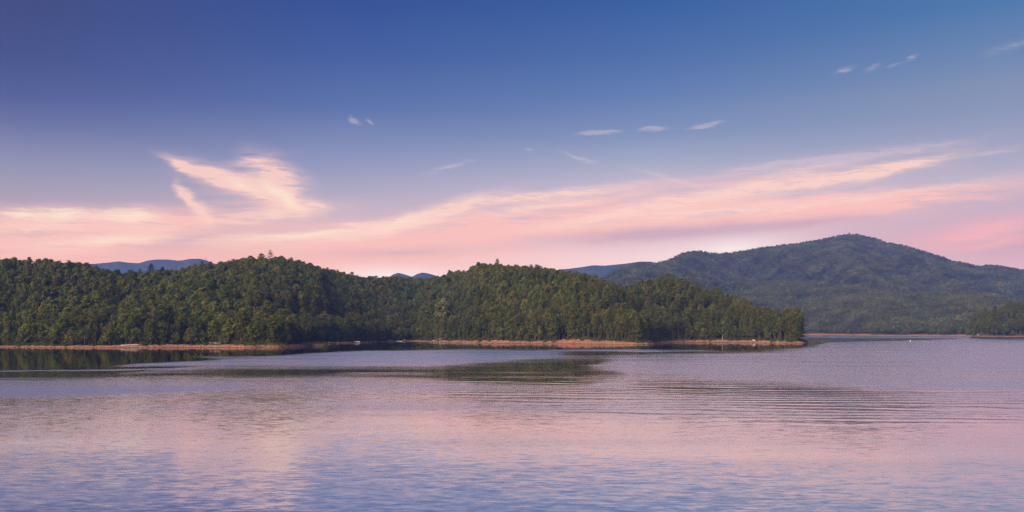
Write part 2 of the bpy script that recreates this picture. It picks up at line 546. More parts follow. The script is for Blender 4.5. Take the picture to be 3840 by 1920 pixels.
def soil_mat(name):
    """exposed red clay and stone below, brown leaf litter where the attribute says litter"""
    m, nt, out = newmat(name)
    n = N(nt)
    geo = n('ShaderNodeNewGeometry')
    pos = geo.outputs['Position']
    st = n('ShaderNodeMapping', {'Vector': pos, 'Scale': (1, 1, 1.6)}).outputs[0]
    big = n.noise(st, 0.045, 3, .6)
    mid = n.noise(st, 0.55, 6, .68)
    fin = n.noise(st, .95, 6, .78)
    clay = n.ramp(big, [(.34, (.25, .095, .052, 1)), (.5, (.30, .14, .08, 1)), (.60, (.36, .115, .045, 1)), (.72, (.34, .17, .10, 1))])
    pale = n.mix(n('ShaderNodeMapRange', {0: mid, 1: .45, 2: .68, 3: 0.0, 4: .75}).outputs[0], clay, (.44, .28, .20, 1))
    dk = n('ShaderNodeMapRange', {0: fin, 1: .40, 2: .58, 3: .10, 4: 1.15}).outputs[0]
    col = n.mix(1.0, pale, n('ShaderNodeCombineColor', {0: dk, 1: dk, 2: dk}).outputs[0], 'MULTIPLY')
    at = n('ShaderNodeAttribute', attribute_name='litter')
    lf = n.math('ADD', at.outputs['Fac'], n.math('MULTIPLY', n.math('SUBTRACT', mid, .5), 1.6))
    lf = n('ShaderNodeMapRange', {0: lf, 1: .35, 2: .65, 3: 0.0, 4: 1.0}).outputs[0]
    col = n.mix(lf, col, n.ramp(fin, [(.3, (.030, .024, .016, 1)), (.7, (.085, .062, .040, 1))]))
    wet = n('ShaderNodeSeparateXYZ', {0: pos}).outputs[2]
    wf = n('ShaderNodeMapRange', {0: wet, 1: .15, 2: .55, 3: 1.0, 4: 0.0}).outputs[0]
    col = n.mix(n.math('MULTIPLY', wf, .8), col, (.075, .040, .030, 1))
    b = n('ShaderNodeBsdfPrincipled', {'Base Color': col, 'Roughness': .95})
    bp = n('ShaderNodeBump', {'Height': n.math('ADD', mid, n.math('MULTIPLY', fin, .4)), 'Strength': .9, 'Distance': .6})
    nt.links.new(bp.outputs[0], b.inputs['Normal'])
    nt.links.new(b.outputs[0], out.inputs[0])
    return m


M_SOIL = soil_mat('shore_soil')
me = mesh('hills', np.stack([GX, GY, GZ - lower], -1).reshape(-1, 3), grid_faces(len(gy), len(gx)), (M_SOIL,), smooth=True)
a = me.attributes.new('litter', 'FLOAT', 'POINT')
a.data.foreach_set('value', sstep(3, 7, GD).ravel().astype(np.float32))
hills = link('hills', me)
hills['kind'] = 'structure'

# the bare bank along the water, finer than the hills and lapping over their foot
pxf = fine[:, 0] / fine[:, 1] * F + 1920
vis = np.where((pxf > -240) & (pxf < 3045) & (fine[:, 1] < 1130) & (fine[:, 1] > 600))[0]
vis = np.arange(vis[0], vis[-1] + 1)
bp_, bn_ = fine[vis], nrm[vis]
q = np.pad(bn_, ((12, 12), (0, 0)), mode='edge')
kk = np.hanning(25); kk /= kk.sum()
bn_ = unit(np.stack([np.convolve(q[:, 0], kk, 'valid'), np.convolve(q[:, 1], kk, 'valid')], 1))
rows = np.concatenate([[-5, -2.5, -1.2], np.linspace(-.5, 9, 22), [10, 11.5, 13, 15, 17]])
BX = bp_[None, :, 0] + bn_[None, :, 0] * rows[:, None]
BY = bp_[None, :, 1] + bn_[None, :, 1] * rows[:, None]
BD = np.repeat(rows[:, None], len(vis), 1)
BPX = BX / BY * F + 1920
s_ = np.repeat(arc[vis][None], len(rows), 0)
hb = bank_h(BPX) * (0.62 + 0.45 * fbm(BX / 22, BY / 22, 9, 3))
steep = 5.0 + 6.0 * fbm(s_ / 9, s_ * 0 + 1, 31, 3) - 1.2
prof = sstep(-.4, 1, BD / steep)
gully = (fbm(s_ / 3.2, BD / 7, 41, 4) - .5)
rough_ = (fbm(s_ / 1.1, BD / 1.3, 43, 3) - .5)
BZ = np.where(BD < 0, 0.35 * BD - .02, hb * prof * (1 + .95 * gully * sstep(0, 3, BD) * (1 - sstep(7, 12, BD)))) + rough_ * 1.1 * sstep(-.3, 1.5, BD) * (1 - sstep(8, 13, BD))
gz, gd = ground_at(BX, BY)
BZ = np.where(BD > 9, BZ + (gz - BZ) * sstep(9, 14, BD), BZ)
BZ[-1] = gz[-1] - 1.0
BZ = np.where((gd < BD * .4) & (BD > 6), np.minimum(BZ, gz + .2), BZ)
wid_ = interp(BPX, [(-500, 3.2), (1100, 3.4), (1500, 4.0), (1650, 4.6), (2060, 4.8), (2120, 8.5), (2215, 8.5), (2260, 5.0), (2500, 4.0), (3100, 4.2)])
lit0 = wid_ * (.35 + 1.35 * fbm(s_ / 17, s_ * 0 + 7, 61, 4))
me = mesh('shore', np.stack([BX, BY, BZ], -1).reshape(-1, 3), grid_faces(len(rows), len(vis)), (M_SOIL,), smooth=True)
a = me.attributes.new('litter', 'FLOAT', 'POINT')
a.data.foreach_set('value', sstep(0, 2.6, BD - lit0 + 5 * gully).ravel().astype(np.float32))
shore = link('shore', me)
shore['kind'] = 'structure'


def bank_point(px, d):
    """a point on the bare bank: at photo column px, d metres up from the waterline"""
    cand = np.where((np.abs(pxf[vis] - px) < 6) & (bp_[:, 1] < 1130))[0]
    i = cand[np.argmin(bp_[cand, 1])] if len(cand) else int(np.argmin(np.abs(pxf[vis] - px)))
    z = np.interp(d, rows, BZ[:, i])
    p = bp_[i] + bn_[i] * d
    return np.array([p[0], p[1], z]), i


# ------------------------------------------------------------------ mountains
def polar_hill(name, p0, p1, dpx, nt_, ys, yc, sky, th, back, rough, seed, mat, base=2.0):
    px = np.arange(p0, p1 + 1, dpx, dtype=float)
    t = np.concatenate([np.linspace(0, 1, nt_), np.linspace(1, 2, nt_ // 3)[1:]])
    a, b, s = interp(px, ys), interp(px, yc), interp(px, sky)
    T, A = np.meshgrid(t, a, indexing='ij'); B = np.repeat(b[None], len(t), 0)
    Y = np.where(T <= 1, A + (B - A) * T, B + (T - 1) * back)
    X = (px[None] - 1920) / F * Y
    zc = np.maximum(H + (HOR - s) / F * b - th, base)[None]
    z = base + (zc - base) * np.where(T < 1, T ** 1.05, 1 - .5 * np.maximum(T - 1, 0) ** 1.3)
    w = np.clip(T, 0, 1) * np.clip(1 - T, 0, 1) * 4 * sstep(0, .1, T)
    L = (b.mean() - a.mean())
    spur = 1 - np.abs(2 * fbm(X / (L * .30), Y / (L * .55), seed, 4) - 1)
    z = z + rough * (spur - .75) * w * np.minimum(zc, 400) + (fbm(X / 60, Y / 60, seed + 3, 3) - .5) * 14 * w * (zc > 60)
    z = np.maximum(z, np.where(T < .02, -.5, 1.2))
    me = mesh(name, np.stack([X, Y, z], -1).reshape(-1, 3), grid_faces(len(t), len(px)), (mat,), smooth=True)
    o = link(name, me)
    o['kind'] = 'structure'
    return o, px, t, X, Y, z


M_FLOOR = plain('forest_floor', (.022, .026, .013), (.040, .044, .020), 0.02)
M_RIDGE, nt, out = newmat('ridge_forest')
n = N(nt)
geo = n('ShaderNodeNewGeometry')
ns = n.noise(geo.outputs['Position'], .012, 6, .65)
b = n('ShaderNodeBsdfPrincipled', {'Base Color': n.ramp(ns, [(.35, (.020, .030, .014, 1)), (.65, (.070, .078, .032, 1))]), 'Roughness': 1.0, 'Specular IOR Level': 0.0})
bp = n('ShaderNodeBump', {'Height': ns, 'Strength': 1.0, 'Distance': 14.0})
nt.links.new(bp.outputs[0], b.inputs['Normal'])
nt.links.new(b.outputs[0], out.inputs[0])

SKYM = [(2000, 1120), (2180, 1085), (2230, 1060), (2258, 1040), (2297, 1016), (2337, 992), (2402, 982), (2454, 985), (2507, 971), (2555, 946), (2588, 939), (2628, 938), (2656, 943), (2692, 947), (2737, 944), (2806, 936), (2866, 924), (2927, 916), (2967, 912),
        (3028, 903), (3088, 893), (3140, 880), (3175, 873), (3215, 875), (3243, 882), (3284, 891), (3324, 905), (3381, 916), (3425, 926), (3486, 946), (3526, 958), (3570, 977), (3607, 982), (3639, 991), (3667, 998), (3708, 993), (3748, 996), (3809, 1006), (3840, 1012), (3950, 1035), (4200, 1060)]
SKYF = [(2400, 1130), (2560, 1082), (2700, 1062), (2880, 1046), (3000, 1048), (3122, 1060), (3243, 1076), (3364, 1088), (3465, 1085), (3566, 1088), (3648, 1094), (3728, 1110), (3840, 1112), (4200, 1130)]
SHF = [(2400, DEP(1256)), (3030, DEP(1256.2)), (3300, DEP(1259.6)), (3450, DEP(1260.2)), (3640, DEP(1262)), (4200, DEP(1265))]
mountain = polar_hill('mountain', 2000, 4200, 10, 60, [(2000, 2500), (4200, 2500)], [(2000, 3300), (2400, 3500), (2600, 4000), (3175, 4300), (4200, 4200)], SKYM, 13, 900, .60, 3, M_FLOOR)
foothill = polar_hill('foothill', 2400, 4200, 8, 40, SHF, [(p, d + 720) for p, d in SHF], SKYF, 13, 500, .26, 5, M_FLOOR)
SKYP = [(3560, 1280), (3620, 1250), (3640, 1215), (3687, 1172), (3748, 1155), (3840, 1139), (4000, 1120), (4200, 1110)]
headland = polar_hill('headland', 3640, 4200, 4, 26, [(3640, DEP(1266)), (3680, DEP(1268.3)), (3700, DEP(1268.5)), (4200, DEP(1268.5))], [(3640, DEP(1266) + 40), (3700, 1560), (4200, 1640)], SKYP, 13, 160, .06, 7, M_SOIL)
for key, val in (('litter', None),):
    a = headland[0].data.attributes.new('litter', 'FLOAT', 'POINT')
    a.data.foreach_set('value', np.where(headland[5] > 4.2, 1.0, np.where(headland[5] > 2.6, .5, 0)).ravel().astype(np.float32))
polar_hill('blue_ridge', 1900, 2700, 4, 50, [(1900, 5000), (2700, 5000)], [(1900, 6800), (2700, 6800)], [(1900, 1060), (2050, 1024), (2101, 1010), (2130, 1008), (2186, 1001), (2222, 995), (2267, 996), (2333, 990), (2402, 981), (2440, 981), (2454, 984), (2560, 1000), (2700, 1030)], 0, 500, .22, 11, M_RIDGE)
polar_hill('blue_ridge', 150, 1000, 4, 60, [(150, 6400), (1000, 6400)], [(150, 9000), (1000, 9000)], [(150, 1010), (282, 984), (320, 990), (359, 989), (404, 985), (444, 980), (484, 985), (521, 987), (553, 977), (585, 973), (626, 973), (666, 977), (685, 976), (710, 971), (747, 970), (767, 974), (803, 988), (860, 1000), (1000, 1020)], 0, 400, .22, 13, M_RIDGE)
polar_hill('blue_hill', 1400, 1550, 2, 40, [(1400, 5400), (1720, 5400)], [(1400, 7000), (1720, 7000)], [(1400, 1075), (1440, 1050), (1461, 1037), (1478, 1027), (1493, 1023), (1512, 1027), (1530, 1033), (1550, 1045)], 0, 700, .15, 17, M_RIDGE)
polar_hill('blue_hill', 1520, 1700, 2, 40, [(1400, 5500), (1720, 5500)], [(1400, 7200), (1720, 7200)], [(1520, 1055), (1546, 1037), (1565, 1027), (1582, 1022), (1600, 1024), (1619, 1029), (1647, 1037), (1680, 1052), (1700, 1060)], 0, 700, .15, 19, M_RIDGE)

# ground under everything and the bare red rim of the far shore
gs = mesh('ground', [(-6200, -260, -2.6), (4900, -260, -2.6), (4900, 9600, -2.6), (-6200, 9600, -2.6)], [(0, 1, 2, 3)], (M_FLOOR,))
ground = link('ground', gs)
ground['kind'] = 'structure'
pxs = np.arange(2960, 4180, 2.5)
d0 = interp(pxs, SHF) - 20 + (fbm(pxs / 40, pxs * 0, 3, 4) - .5) * 22
rr = np.array([-6, 0, 2, 4, 6, 9, 14, 24, 60.])
FY = d0[None] + rr[:, None]
FX = (pxs[None] - 1920) / F * FY
top = 1.6 + 3.2 * fbm(pxs / 45, pxs * 0 + 5, 23, 4)
FZ = np.where(rr[:, None] < 0, -1.0, top[None] * sstep(-1, 9, rr)[:, None] + (fbm(pxs[None] / 4, rr[:, None] / 4, 8, 3) - .5) * .9 * (rr[:, None] > 0))
me = mesh('far_shore', np.stack([FX, FY, FZ], -1).reshape(-1, 3), grid_faces(len(rr), len(pxs)), (M_SOIL,), smooth=True)
a = me.attributes.new('litter', 'FLOAT', 'POINT')
a.data.foreach_set('value', np.repeat(sstep(9, 22, rr)[:, None], len(pxs), 1).ravel().astype(np.float32))
fs = link('far_shore', me)
fs['kind'] = 'structure'

# ------------------------------------------------------------------ forest on the near hills
sp = 6.1
X, Y = np.meshgrid(np.arange(-720, 340, sp), np.arange(660, 1480, sp))
X = (X + rng.uniform(-.45, .45, X.shape) * sp).ravel(); Y = (Y + rng.uniform(-.45, .45, Y.shape) * sp).ravel()
# an extra irregular row close above the bank
ex = np.concatenate([vis[::4], vis[2::5]])
dd = np.concatenate([rng.uniform(5.0, 10, len(vis[::4])), rng.uniform(9, 16, len(vis[2::5]))])
ex_xy = fine[ex] + nrm[ex] * dd[:, None]
X = np.concatenate([X, ex_xy[:, 0]]); Y = np.concatenate([Y, ex_xy[:, 1]])
gz, gd = ground_at(X, Y)
px = X / Y * F + 1920
bare = interp(px, [(-500, 4.8), (1080, 4.8), (1120, 8.0), (1195, 8.5), (1230, 5.5), (1300, 5.5), (1500, 6), (1700, 7.5), (2080, 7.5), (2120, 11.5), (2215, 11.5), (2260, 7.5), (3100, 5.5)])
keep = (gd > bare) & (px > -160) & (px < 3990) & (gz > .8)
X, Y, gz, gd, px, bare = X[keep], Y[keep], gz[keep], gd[keep], px[keep], bare[keep]
patch = fbm(X / 60, Y / 60, 77, 3)
near_bank = 1 - sstep(25, 120, gd)
pf = interp(px, [(-500, .42), (900, .45), (1190, .35), (1250, .12), (1560, .12), (1680, .42), (1850, .55), (2100, .70), (2500, .78), (3100, .80)])
pf = np.clip(pf * (.45 + .75 * near_bank) + (patch - .5) * 1.2, .02, .97)
is_pine = rng.random(len(X)) < pf
var = np.where(is_pine, rng.choice(6, len(X), p=[.24, .20, .16, .14, .18, .08]), rng.choice(6, len(X), p=[.24, .2, .2, .14, .16, .06]))
front = gd < bare + 9
leftside = px < 1195
flip = front & leftside & (rng.random(len(X)) < .55)
var = np.where(flip, np.where(is_pine, rng.choice([3, 5], len(X)), rng.choice([3, 4, 5], len(X))), var)
scl = np.clip(rng.normal(.95, .15, len(X)), .62, 1.32) * interp(px, [(-500, .92), (1200, .92), (1500, .90), (1800, .96), (2600, .98), (2850, 1.0), (2960, 1.12), (3050, 1.18)])
small_front = front & (rng.random(len(X)) < .45)
scl = np.where(small_front, scl * rng.uniform(.45, .75, len(X)), scl)
crest = np.minimum(np.abs((Y - interp(px, YC1)) / 60), 1)
scl = np.where(crest < 1, np.minimum(scl, .98 + .2 * crest) * (.76 + .24 * crest), scl)
PH = np.array([p[2] for p in PINES]); BH = np.array([p[2] for p in BROADS])
hh = np.where(is_pine, PH[var], BH[var]) * scl
hill_cap = np.where(is_pine & (gd > 60), .84, 1.0)
scl, hh = scl * hill_cap, hh * hill_cap
# drop what stands hidden behind nearer crowns
order = np.argsort(Y)
run = np.full(700, -9.0)
vis_t = np.zeros(len(X), bool)
for i in order:
    b0 = int((px[i] + 400) / 8)
    top_a = (gz[i] + hh[i] + 7 - H) / Y[i]
    if top_a > run[b0]:
        vis_t[i] = True
    low = (gz[i] + hh[i] * .55 - H) / Y[i]
    for bb in range(b0 - 1, b0 + 2):
        if low > run[bb]:
            run[bb] = low
shown = np.zeros(len(X))
run[:] = -9.0
for i in order:                                   # how much of each tree shows above what stands before it
    b0 = int((px[i] + 400) / 8)
    ta = (gz[i] + hh[i] - H) / Y[i]; ba = (gz[i] - H) / Y[i]
    shown[i] = max(0, ta - max(ba, np.median(run[b0 - 1:b0 + 2])))
    low = (gz[i] + hh[i] * .85 - H) / Y[i]
    run[b0 - 1:b0 + 2] = np.maximum(run[b0 - 1:b0 + 2], low)
inframe = (px > 10) & (px < 3830)
pick = np.zeros(len(X), bool)
for kind in (True, False):
    c = np.where((is_pine == kind) & inframe & vis_t)[0]
    c = c[np.argsort(-shown[c])][:285]
    pick[c] = True
rot = rng.uniform(0, 6.283, len(X))
pal = rng.random(len(X))

stretch = [  # photo column limit, words for where along the shore
    (330, 'on straight shore before the pale log'), (560, 'above the pale log on the bank'), (780, 'over rubble bank past the pale log'), (990, 'by the grey snag shore'),
    (1110, 'above the undercut orange bank'), (1200, 'on the low red point'), (1350, 'along the dark cove shore'), (1475, 'beside the pale cove boulder'), (1600, 'at cove head by the white dock'),
    (1720, 'over the leaning dead logs'), (1880, 'between leaning logs and propped log'), (2060, 'above the long pink bank'), (2250, 'over the high orange bank'), (2400, 'past the high orange bank'),
    (2520, 'at the first headland end'), (2680, 'beside the second headland notch'), (2790, 'near the white trunked snag'), (2890, 'near the second headland white log'), (4000, 'at the tip of second headland')]


def where_words(p):
    for lim, w in stretch:
        if p < lim:
            return w


def tree_parts(proto, name):
    cr, tr, h, words, mc, mt = proto
    return cr.mesh(name + '_crown', (mc,)), tr.mesh(name + '_trunk', (mt,), True)


PP = [tree_parts(p, 'pine') for p in PINES]
BPp = [tree_parts(p, 'broadleaf') for p in BROADS]
for i in np.where(pick)[0]:
    pine_ = bool(is_pine[i])
    proto = (PINES if pine_ else BROADS)[var[i]]
    parts = (PP if pine_ else BPp)[var[i]]
    row = 'bank edge' if gd[i] < bare[i] + 9 else ('second rank' if gd[i] < 32 else 'upslope')
    size = 'small ' if scl[i] < .62 else ''
    label = f'{size}{proto[3]}, {row}, {where_words(px[i])}'
    words = label.replace(',', '').split()
    if len(words) > 16:
        label = f'{size}{proto[3]}, {row}, {" ".join(where_words(px[i]).split()[:16 - len((size + proto[3]).split()) - len(row.split())])}'
    o = thing('pine_tree' if pine_ else 'broadleaf_tree', label, 'tree', (X[i], Y[i], gz[i] - .1), rot[i], ('pines ' if pine_ else 'broadleaf trees ') + where_words(px[i]))
    o.scale = (scl[i],) * 3
    link('crown', parts[0], o)
    link('trunk', parts[1], o)

rest = vis_t & ~pick
near_col = proto_collection('wood_tree', [join_mesh('wood_pine', p[0], p[1], p[4], p[5]) for p in PINES] + [join_mesh('wood_broadleaf', p[0], p[1], p[4], p[5]) for p in BROADS])
instancer('forest', 'dense mixed green forest covering the near hills', np.stack([X, Y, gz - .1], 1)[rest], np.where(is_pine, var, var + 6)[rest], scl[rest], rot[rest], near_col)

# ------------------------------------------------------------------ forest on the mountain, foothill and headland
far_col = proto_collection('mountain_tree', [farcrown(200 + i).mesh('far_crown', (M_FAR,)) for i in range(6)])


def surf_points(hill, space, t0, t1, p1=3960):
    o, hp, ht, HX, HY, HZ = hill
    keepr = ht <= t1
    out = []
    Ymin, Ymax = HY[keepr].min(), HY[keepr].max()
    yy = np.arange(Ymin, Ymax, space)
    for y in yy:
        w = np.arange(PX(hp[0], y), PX(min(p1, hp[-1]), y), space)
        out.append(np.stack([w + rng.uniform(-.5, .5, len(w)) * space, np.full(len(w), y) + rng.uniform(-.5, .5, len(w)) * space], 1))
    P = np.concatenate(out)
    p = P[:, 0] / P[:, 1] * F + 1920
    fi = np.clip((p - hp[0]) / (hp[1] - hp[0]), 0, len(hp) - 1.001)
    i0 = fi.astype(int)
    z = np.empty(len(P)); ok = np.zeros(len(P), bool)
    for c in np.unique(i0):
        m = i0 == c
        u = fi[m] - c
        z0 = np.interp(P[m, 1], HY[:, c], HZ[:, c]); z1 = np.interp(P[m, 1], HY[:, c + 1], HZ[:, c + 1])
        z[m] = z0 * (1 - u) + z1 * u
        T = np.interp(P[m, 1], HY[:, c], ht, left=-1, right=9)
        ok[m] = (T > t0) & (T < t1)
    ok &= (p > hp[0]) & (p < p1)
    return np.concatenate([P, z[:, None]], 1)[ok], p[ok]


pm, _ = surf_points(mountain, 9.6, .02, 1.04)
pf_, _ = surf_points(foothill, 7.4, .028, 1.06)
allp = np.concatenate([pm, pf_])
on_foot = np.arange(len(allp)) >= len(pm)
# hide culling by elevation angle, column by column
order = np.argsort(allp[:, 1])
pp = allp[:, 0] / allp[:, 1] * F + 1920
ang = (allp[:, 2] - H) / allp[:, 1]
run = np.full(1200, -9.0)
ok = np.zeros(len(allp), bool)
for i in order:
    b0 = int(pp[i] / 4)
    if ang[i] + 14 / allp[i, 1] > run[b0]:
        ok[i] = True
    if ang[i] > run[b0]:
        run[b0] = ang[i]
on_foot = on_foot[ok]
allp = allp[ok]
k = len(allp)
far_col2 = proto_collection('foothill_tree', [farcrown(220 + i).mesh('foothill_crown', (M_FAR2,)) for i in range(6)])
fsz = 1.2 * rng.uniform(.65, 1.5, k) * (.95 + .3 * fbm(allp[:, 0] / 200, allp[:, 1] / 200, 3, 3))
fpk, frt = rng.integers(0, 6, k), rng.uniform(0, 6.28, k)
for nm_, lb_, sel, cl_ in (('mountain_forest', 'hazy blue green forest covering the big mountain', ~on_foot, far_col), ('foothill_forest', 'lighter green forest on the low hill before the mountain', on_foot, far_col2)):
    instancer(nm_, lb_, (allp - np.array([0, 0, 1.5]))[sel], fpk[sel], (fsz * (1.0 if cl_ is far_col else .82))[sel], frt[sel], cl_)
# the first trees over the far shore and those of the far headland
ph, _ = surf_points(headland, 5.6, .06, 1.05)
ph = ph[ph[:, 2] > 2.2]
m = fbm(ph[:, 0] / 40, ph[:, 1] / 40, 5, 3) > .5
fp = np.arange(2990, 3980, 3.2)
fy = interp(fp, SHF) + rng.uniform(12, 62, len(fp))
pts2 = np.stack([(fp - 1920) / F * fy, fy, np.full(len(fp), 3.0)], 1)
pts = np.concatenate([ph, pts2])
idx = np.concatenate([np.where(m, rng.integers(0, 5, len(ph)), rng.integers(6, 12, len(ph))), np.where(rng.random(len(fp)) < .25, rng.integers(0, 5, len(fp)), rng.integers(6, 12, len(fp)))])
instancer('far_shore_forest', 'pale green woods along the distant red shore', pts - np.array([0, 0, .4]), idx, rng.uniform(.62, .95, len(pts)), rng.uniform(0, 6.28, len(pts)), near_col)

# undergrowth along the upper edge of the bank and stones on it
shr_col = proto_collection('undergrowth_bush', [shrub(300 + i, 1.6 + .4 * i).mesh('bush', (M_SHRUB,)) for i in range(4)])
k = 4200
si = rng.integers(0, len(vis), k)
sd = rng.uniform(2.6, 12, k)
bx = bp_[si] + bn_[si] * sd[:, None]
bz = np.array([np.interp(d, rows, BZ[:, i]) for d, i in zip(sd, si)])
lowb = rng.random(k) < .30
sd = np.where(lowb, rng.uniform(.6, 5, k), sd)
bx = bp_[si] + bn_[si] * sd[:, None]
bz = np.array([np.interp(d, rows, BZ[:, i]) for d, i in zip(sd, si)])
low_ok = fbm(bx[:, 0] / 26, bx[:, 1] / 26, 57, 3) > .56
okb = fbm(bx[:, 0] / 12, bx[:, 1] / 12, 55, 3) + .035 * (sd - 7) > .44
okb = np.where(lowb, low_ok, okb)
bpx = bx[:, 0] / bx[:, 1] * F + 1920
okb &= ~((bpx > 1075) & (bpx < 1203) & (bx[:, 1] < 760))
instancer('undergrowth', 'low green undergrowth along the top of the bank', np.stack([bx[:, 0], bx[:, 1], bz - .2], 1)[okb], rng.integers(0, 4, k)[okb], (rng.uniform(.6, 1.3, k) * (1 + .05 * np.maximum(sd - 8, 0)))[okb], rng.uniform(0, 6.28, k)[okb], shr_col)


def rock_mesh(name, seed, mat, sz=(1, 1, 1)):
    import bmesh
    bm = bmesh.new()
    bmesh.ops.create_icosphere(bm, subdivisions=2, radius=1.0)
    r = np.random.default_rng(seed)
    d = unit(r.normal(size=(7, 3)))
    for v in bm.verts:
        c = np.array(v.co)
        c = c * (1 + .12 * r.normal())
        for q in d:
            e = c @ q - .62
            if e > 0:
                c = c - q * e * .85
        v.co = Vector(c * np.array(sz))
    me = bpy.data.meshes.new(name)
    bm.to_mesh(me); bm.free()
    me.materials.append(mat)
    return me


rock_col = proto_collection('bank_stone', [rock_mesh('stone', 400 + i, M_ROCK, (1.2, 1, .7)) for i in range(5)])
k = 3400
si = rng.integers(0, len(vis), k)
sd = np.abs(rng.normal(.8, 2.0, k)) + .1
bx = bp_[si] + bn_[si] * sd[:, None]
bz = np.array([np.interp(d, rows, BZ[:, i]) for d, i in zip(sd, si)])
instancer('shore_stones', 'tan broken stones strewn over the bare bank', np.stack([bx[:, 0], bx[:, 1], bz], 1), rng.integers(0, 5, k), rng.uniform(.18, .62, k) ** 1.1, rng.uniform(0, 6.28, k), rock_col)


# ------------------------------------------------------------------ single trees that stand out
def single(name, label, px_, py_top, depth, cr, tr, h, mc, mt, rz=0.0, foot=None, scale_xy=1.0):
    """a tree whose top reaches photo row py_top at the given depth"""
    x = PX(px_, depth)
    top_z = H + (HOR - py_top) / F * depth
    z0, _ = ground_at(np.array([x]), np.array([depth]))
    s = (top_z - float(z0[0])) / h
    o = thing(name, label, 'tree', (x, depth, float(z0[0]) - .1), rz)
    o.scale = (s * scale_xy, s * scale_xy, s)
    link('crown', cr.mesh(name + '_crown', (mc,)), o)
    link('trunk', tr.mesh(name + '_trunk', (mt,), True), o)
    return o


cr, tr = tiered(500, 26, 8.2)
single('conifer_tree', 'tallest dark conifer with wide tiered boughs, alone on the hill crest against pink sky', 1014, 937, 1108, cr, tr, 26, M_DARK, M_GREYBARK)
cr, tr = tiered(501, 22, 5.0, False)
single('conifer_tree', 'dark pointed conifer just right of the tallest tiered conifer on the crest', 1093, 963, 1130, cr, tr, 22, M_DARK, M_GREYBARK)
cr, tr = tiered(502, 24, 6.4, False)
single('conifer_tree', 'dark pointed conifer standing before the low blue ridge', 569, 986, 985, cr, tr, 24, M_DARK, M_GREYBARK)
cr, tr = tiered(503, 20, 5.0, False)
single('conifer_tree', 'smaller dark conifer beside the pointed one before the blue ridge', 610, 1000, 995, cr, tr, 20, M_DARK, M_GREYBARK)
cr, tr = tiered(508, 20, 4.0, False)
single('conifer_tree', 'small pale conifer tip left of the pointed conifer before the blue ridge', 523, 1008, 985, cr, tr, 20, M_PINE, M_GREYBARK)
cr, tr = tiered(504, 22, 4.4, False)
single('conifer_tree', 'pointed conifer topping the middle headland crest', 1864, 967, 1130, cr, tr, 22, M_PINE, M_GREYBARK)
cr, tr = tiered(505, 22, 5.6)
single('conifer_tree', 'dark leaning conifer beside the bare snag at the end of the blue ridge', 758, 978, 1050, cr, tr, 22, M_DARK, M_GREYBARK)
cr, tr = pine(506, 24, 3.6, .62, 6)
single('pine_tree', 'flat topped pine rising alone over the crest of the far shore hill', 109, 962, 935, cr, tr, 24, M_DARK, M_BARK)
cr, tr = pine(507, 22, 2.8, .66, 5)
single('pine_tree', 'lone tufted pine on the shoulder above the saddle with two blue hills', 1684, 1011, 1270, cr, tr, 22, M_DARK, M_BARK)
cr, tr = broadleaf(510, 18, 5.0, .15, 17)
single('broadleaf_tree', 'pale yellow green tree high on the hill left of the blue ridge', 252, 1008, 875, cr, tr, 18, M_PALE, M_GREYBARK)
cr, tr = broadleaf(511, 18, 5.2, .15, 17)
single('broadleaf_tree', 'bright yellow green round tree above the dark cove', 1508, 1088, 1240, cr, tr, 18, M_PALE, M_GREYBARK)
cr, tr = broadleaf(512, 18, 4.8, .15, 17)
single('broadleaf_tree', 'pale straw green tree at the edge of the cove shadow', 1552, 1116, 1190, cr, tr, 18, M_PALE, M_GREYBARK)
cr, tr = broadleaf(513, 18, 5.2, .15, 17)
single('broadleaf_tree', 'yellow green tree on the inner slope of the middle headland', 1660, 1112, 1065, cr, tr, 18, M_PALE, M_GREYBARK)
cr, tr = broadleaf(514, 18, 5.4, .15, 17)
single('broadleaf_tree', 'rusty brown leaved tree below the tallest tiered conifer', 1048, 1006, 1080, cr, tr, 18, M_RUST, M_GREYBARK)


# ------------------------------------------------------------------ snags, logs, rocks, dock, marks on the far water
def snag(name, label, px_, depth, h, r0, seed, foot_z=None, nb=6, mat=M_DEAD, cat='dead tree', lean=(0, 0)):
    r = np.random.default_rng(seed)
    x = PX(px_, depth)
    z0 = float(ground_at(np.array([x]), np.array([depth]))[0][0]) if foot_z is None else foot_z
    o = thing(name, label, cat, (x, depth, z0))
    t = Buf()
    line = trunk_line(h, lean, r, 7)
    t.tube(line, np.linspace(r0, r0 * .3, 7), 7)
    link('trunk', t.mesh('snag_trunk', (mat,), True), o)
    for i in range(nb):
        z = h * (.45 + .5 * (i + r.random()) / nb)
        a = r.uniform(0, 6.28); L = h * r.uniform(.10, .24)
        ox, oy = np.interp(z, line[:, 2], line[:, 0]), np.interp(z, line[:, 2], line[:, 1])
        bb = Buf()
        bb.tube([(ox, oy, z), (ox + math.cos(a) * L * .5, oy + math.sin(a) * L * .5, z + L * .18), (ox + math.cos(a) * L, oy + math.sin(a) * L, z + L * .55)], [r0 * .35, r0 * .22, r0 * .08], 5)
        link('branch', bb.mesh('snag_branch', (mat,), True), o)
    return o


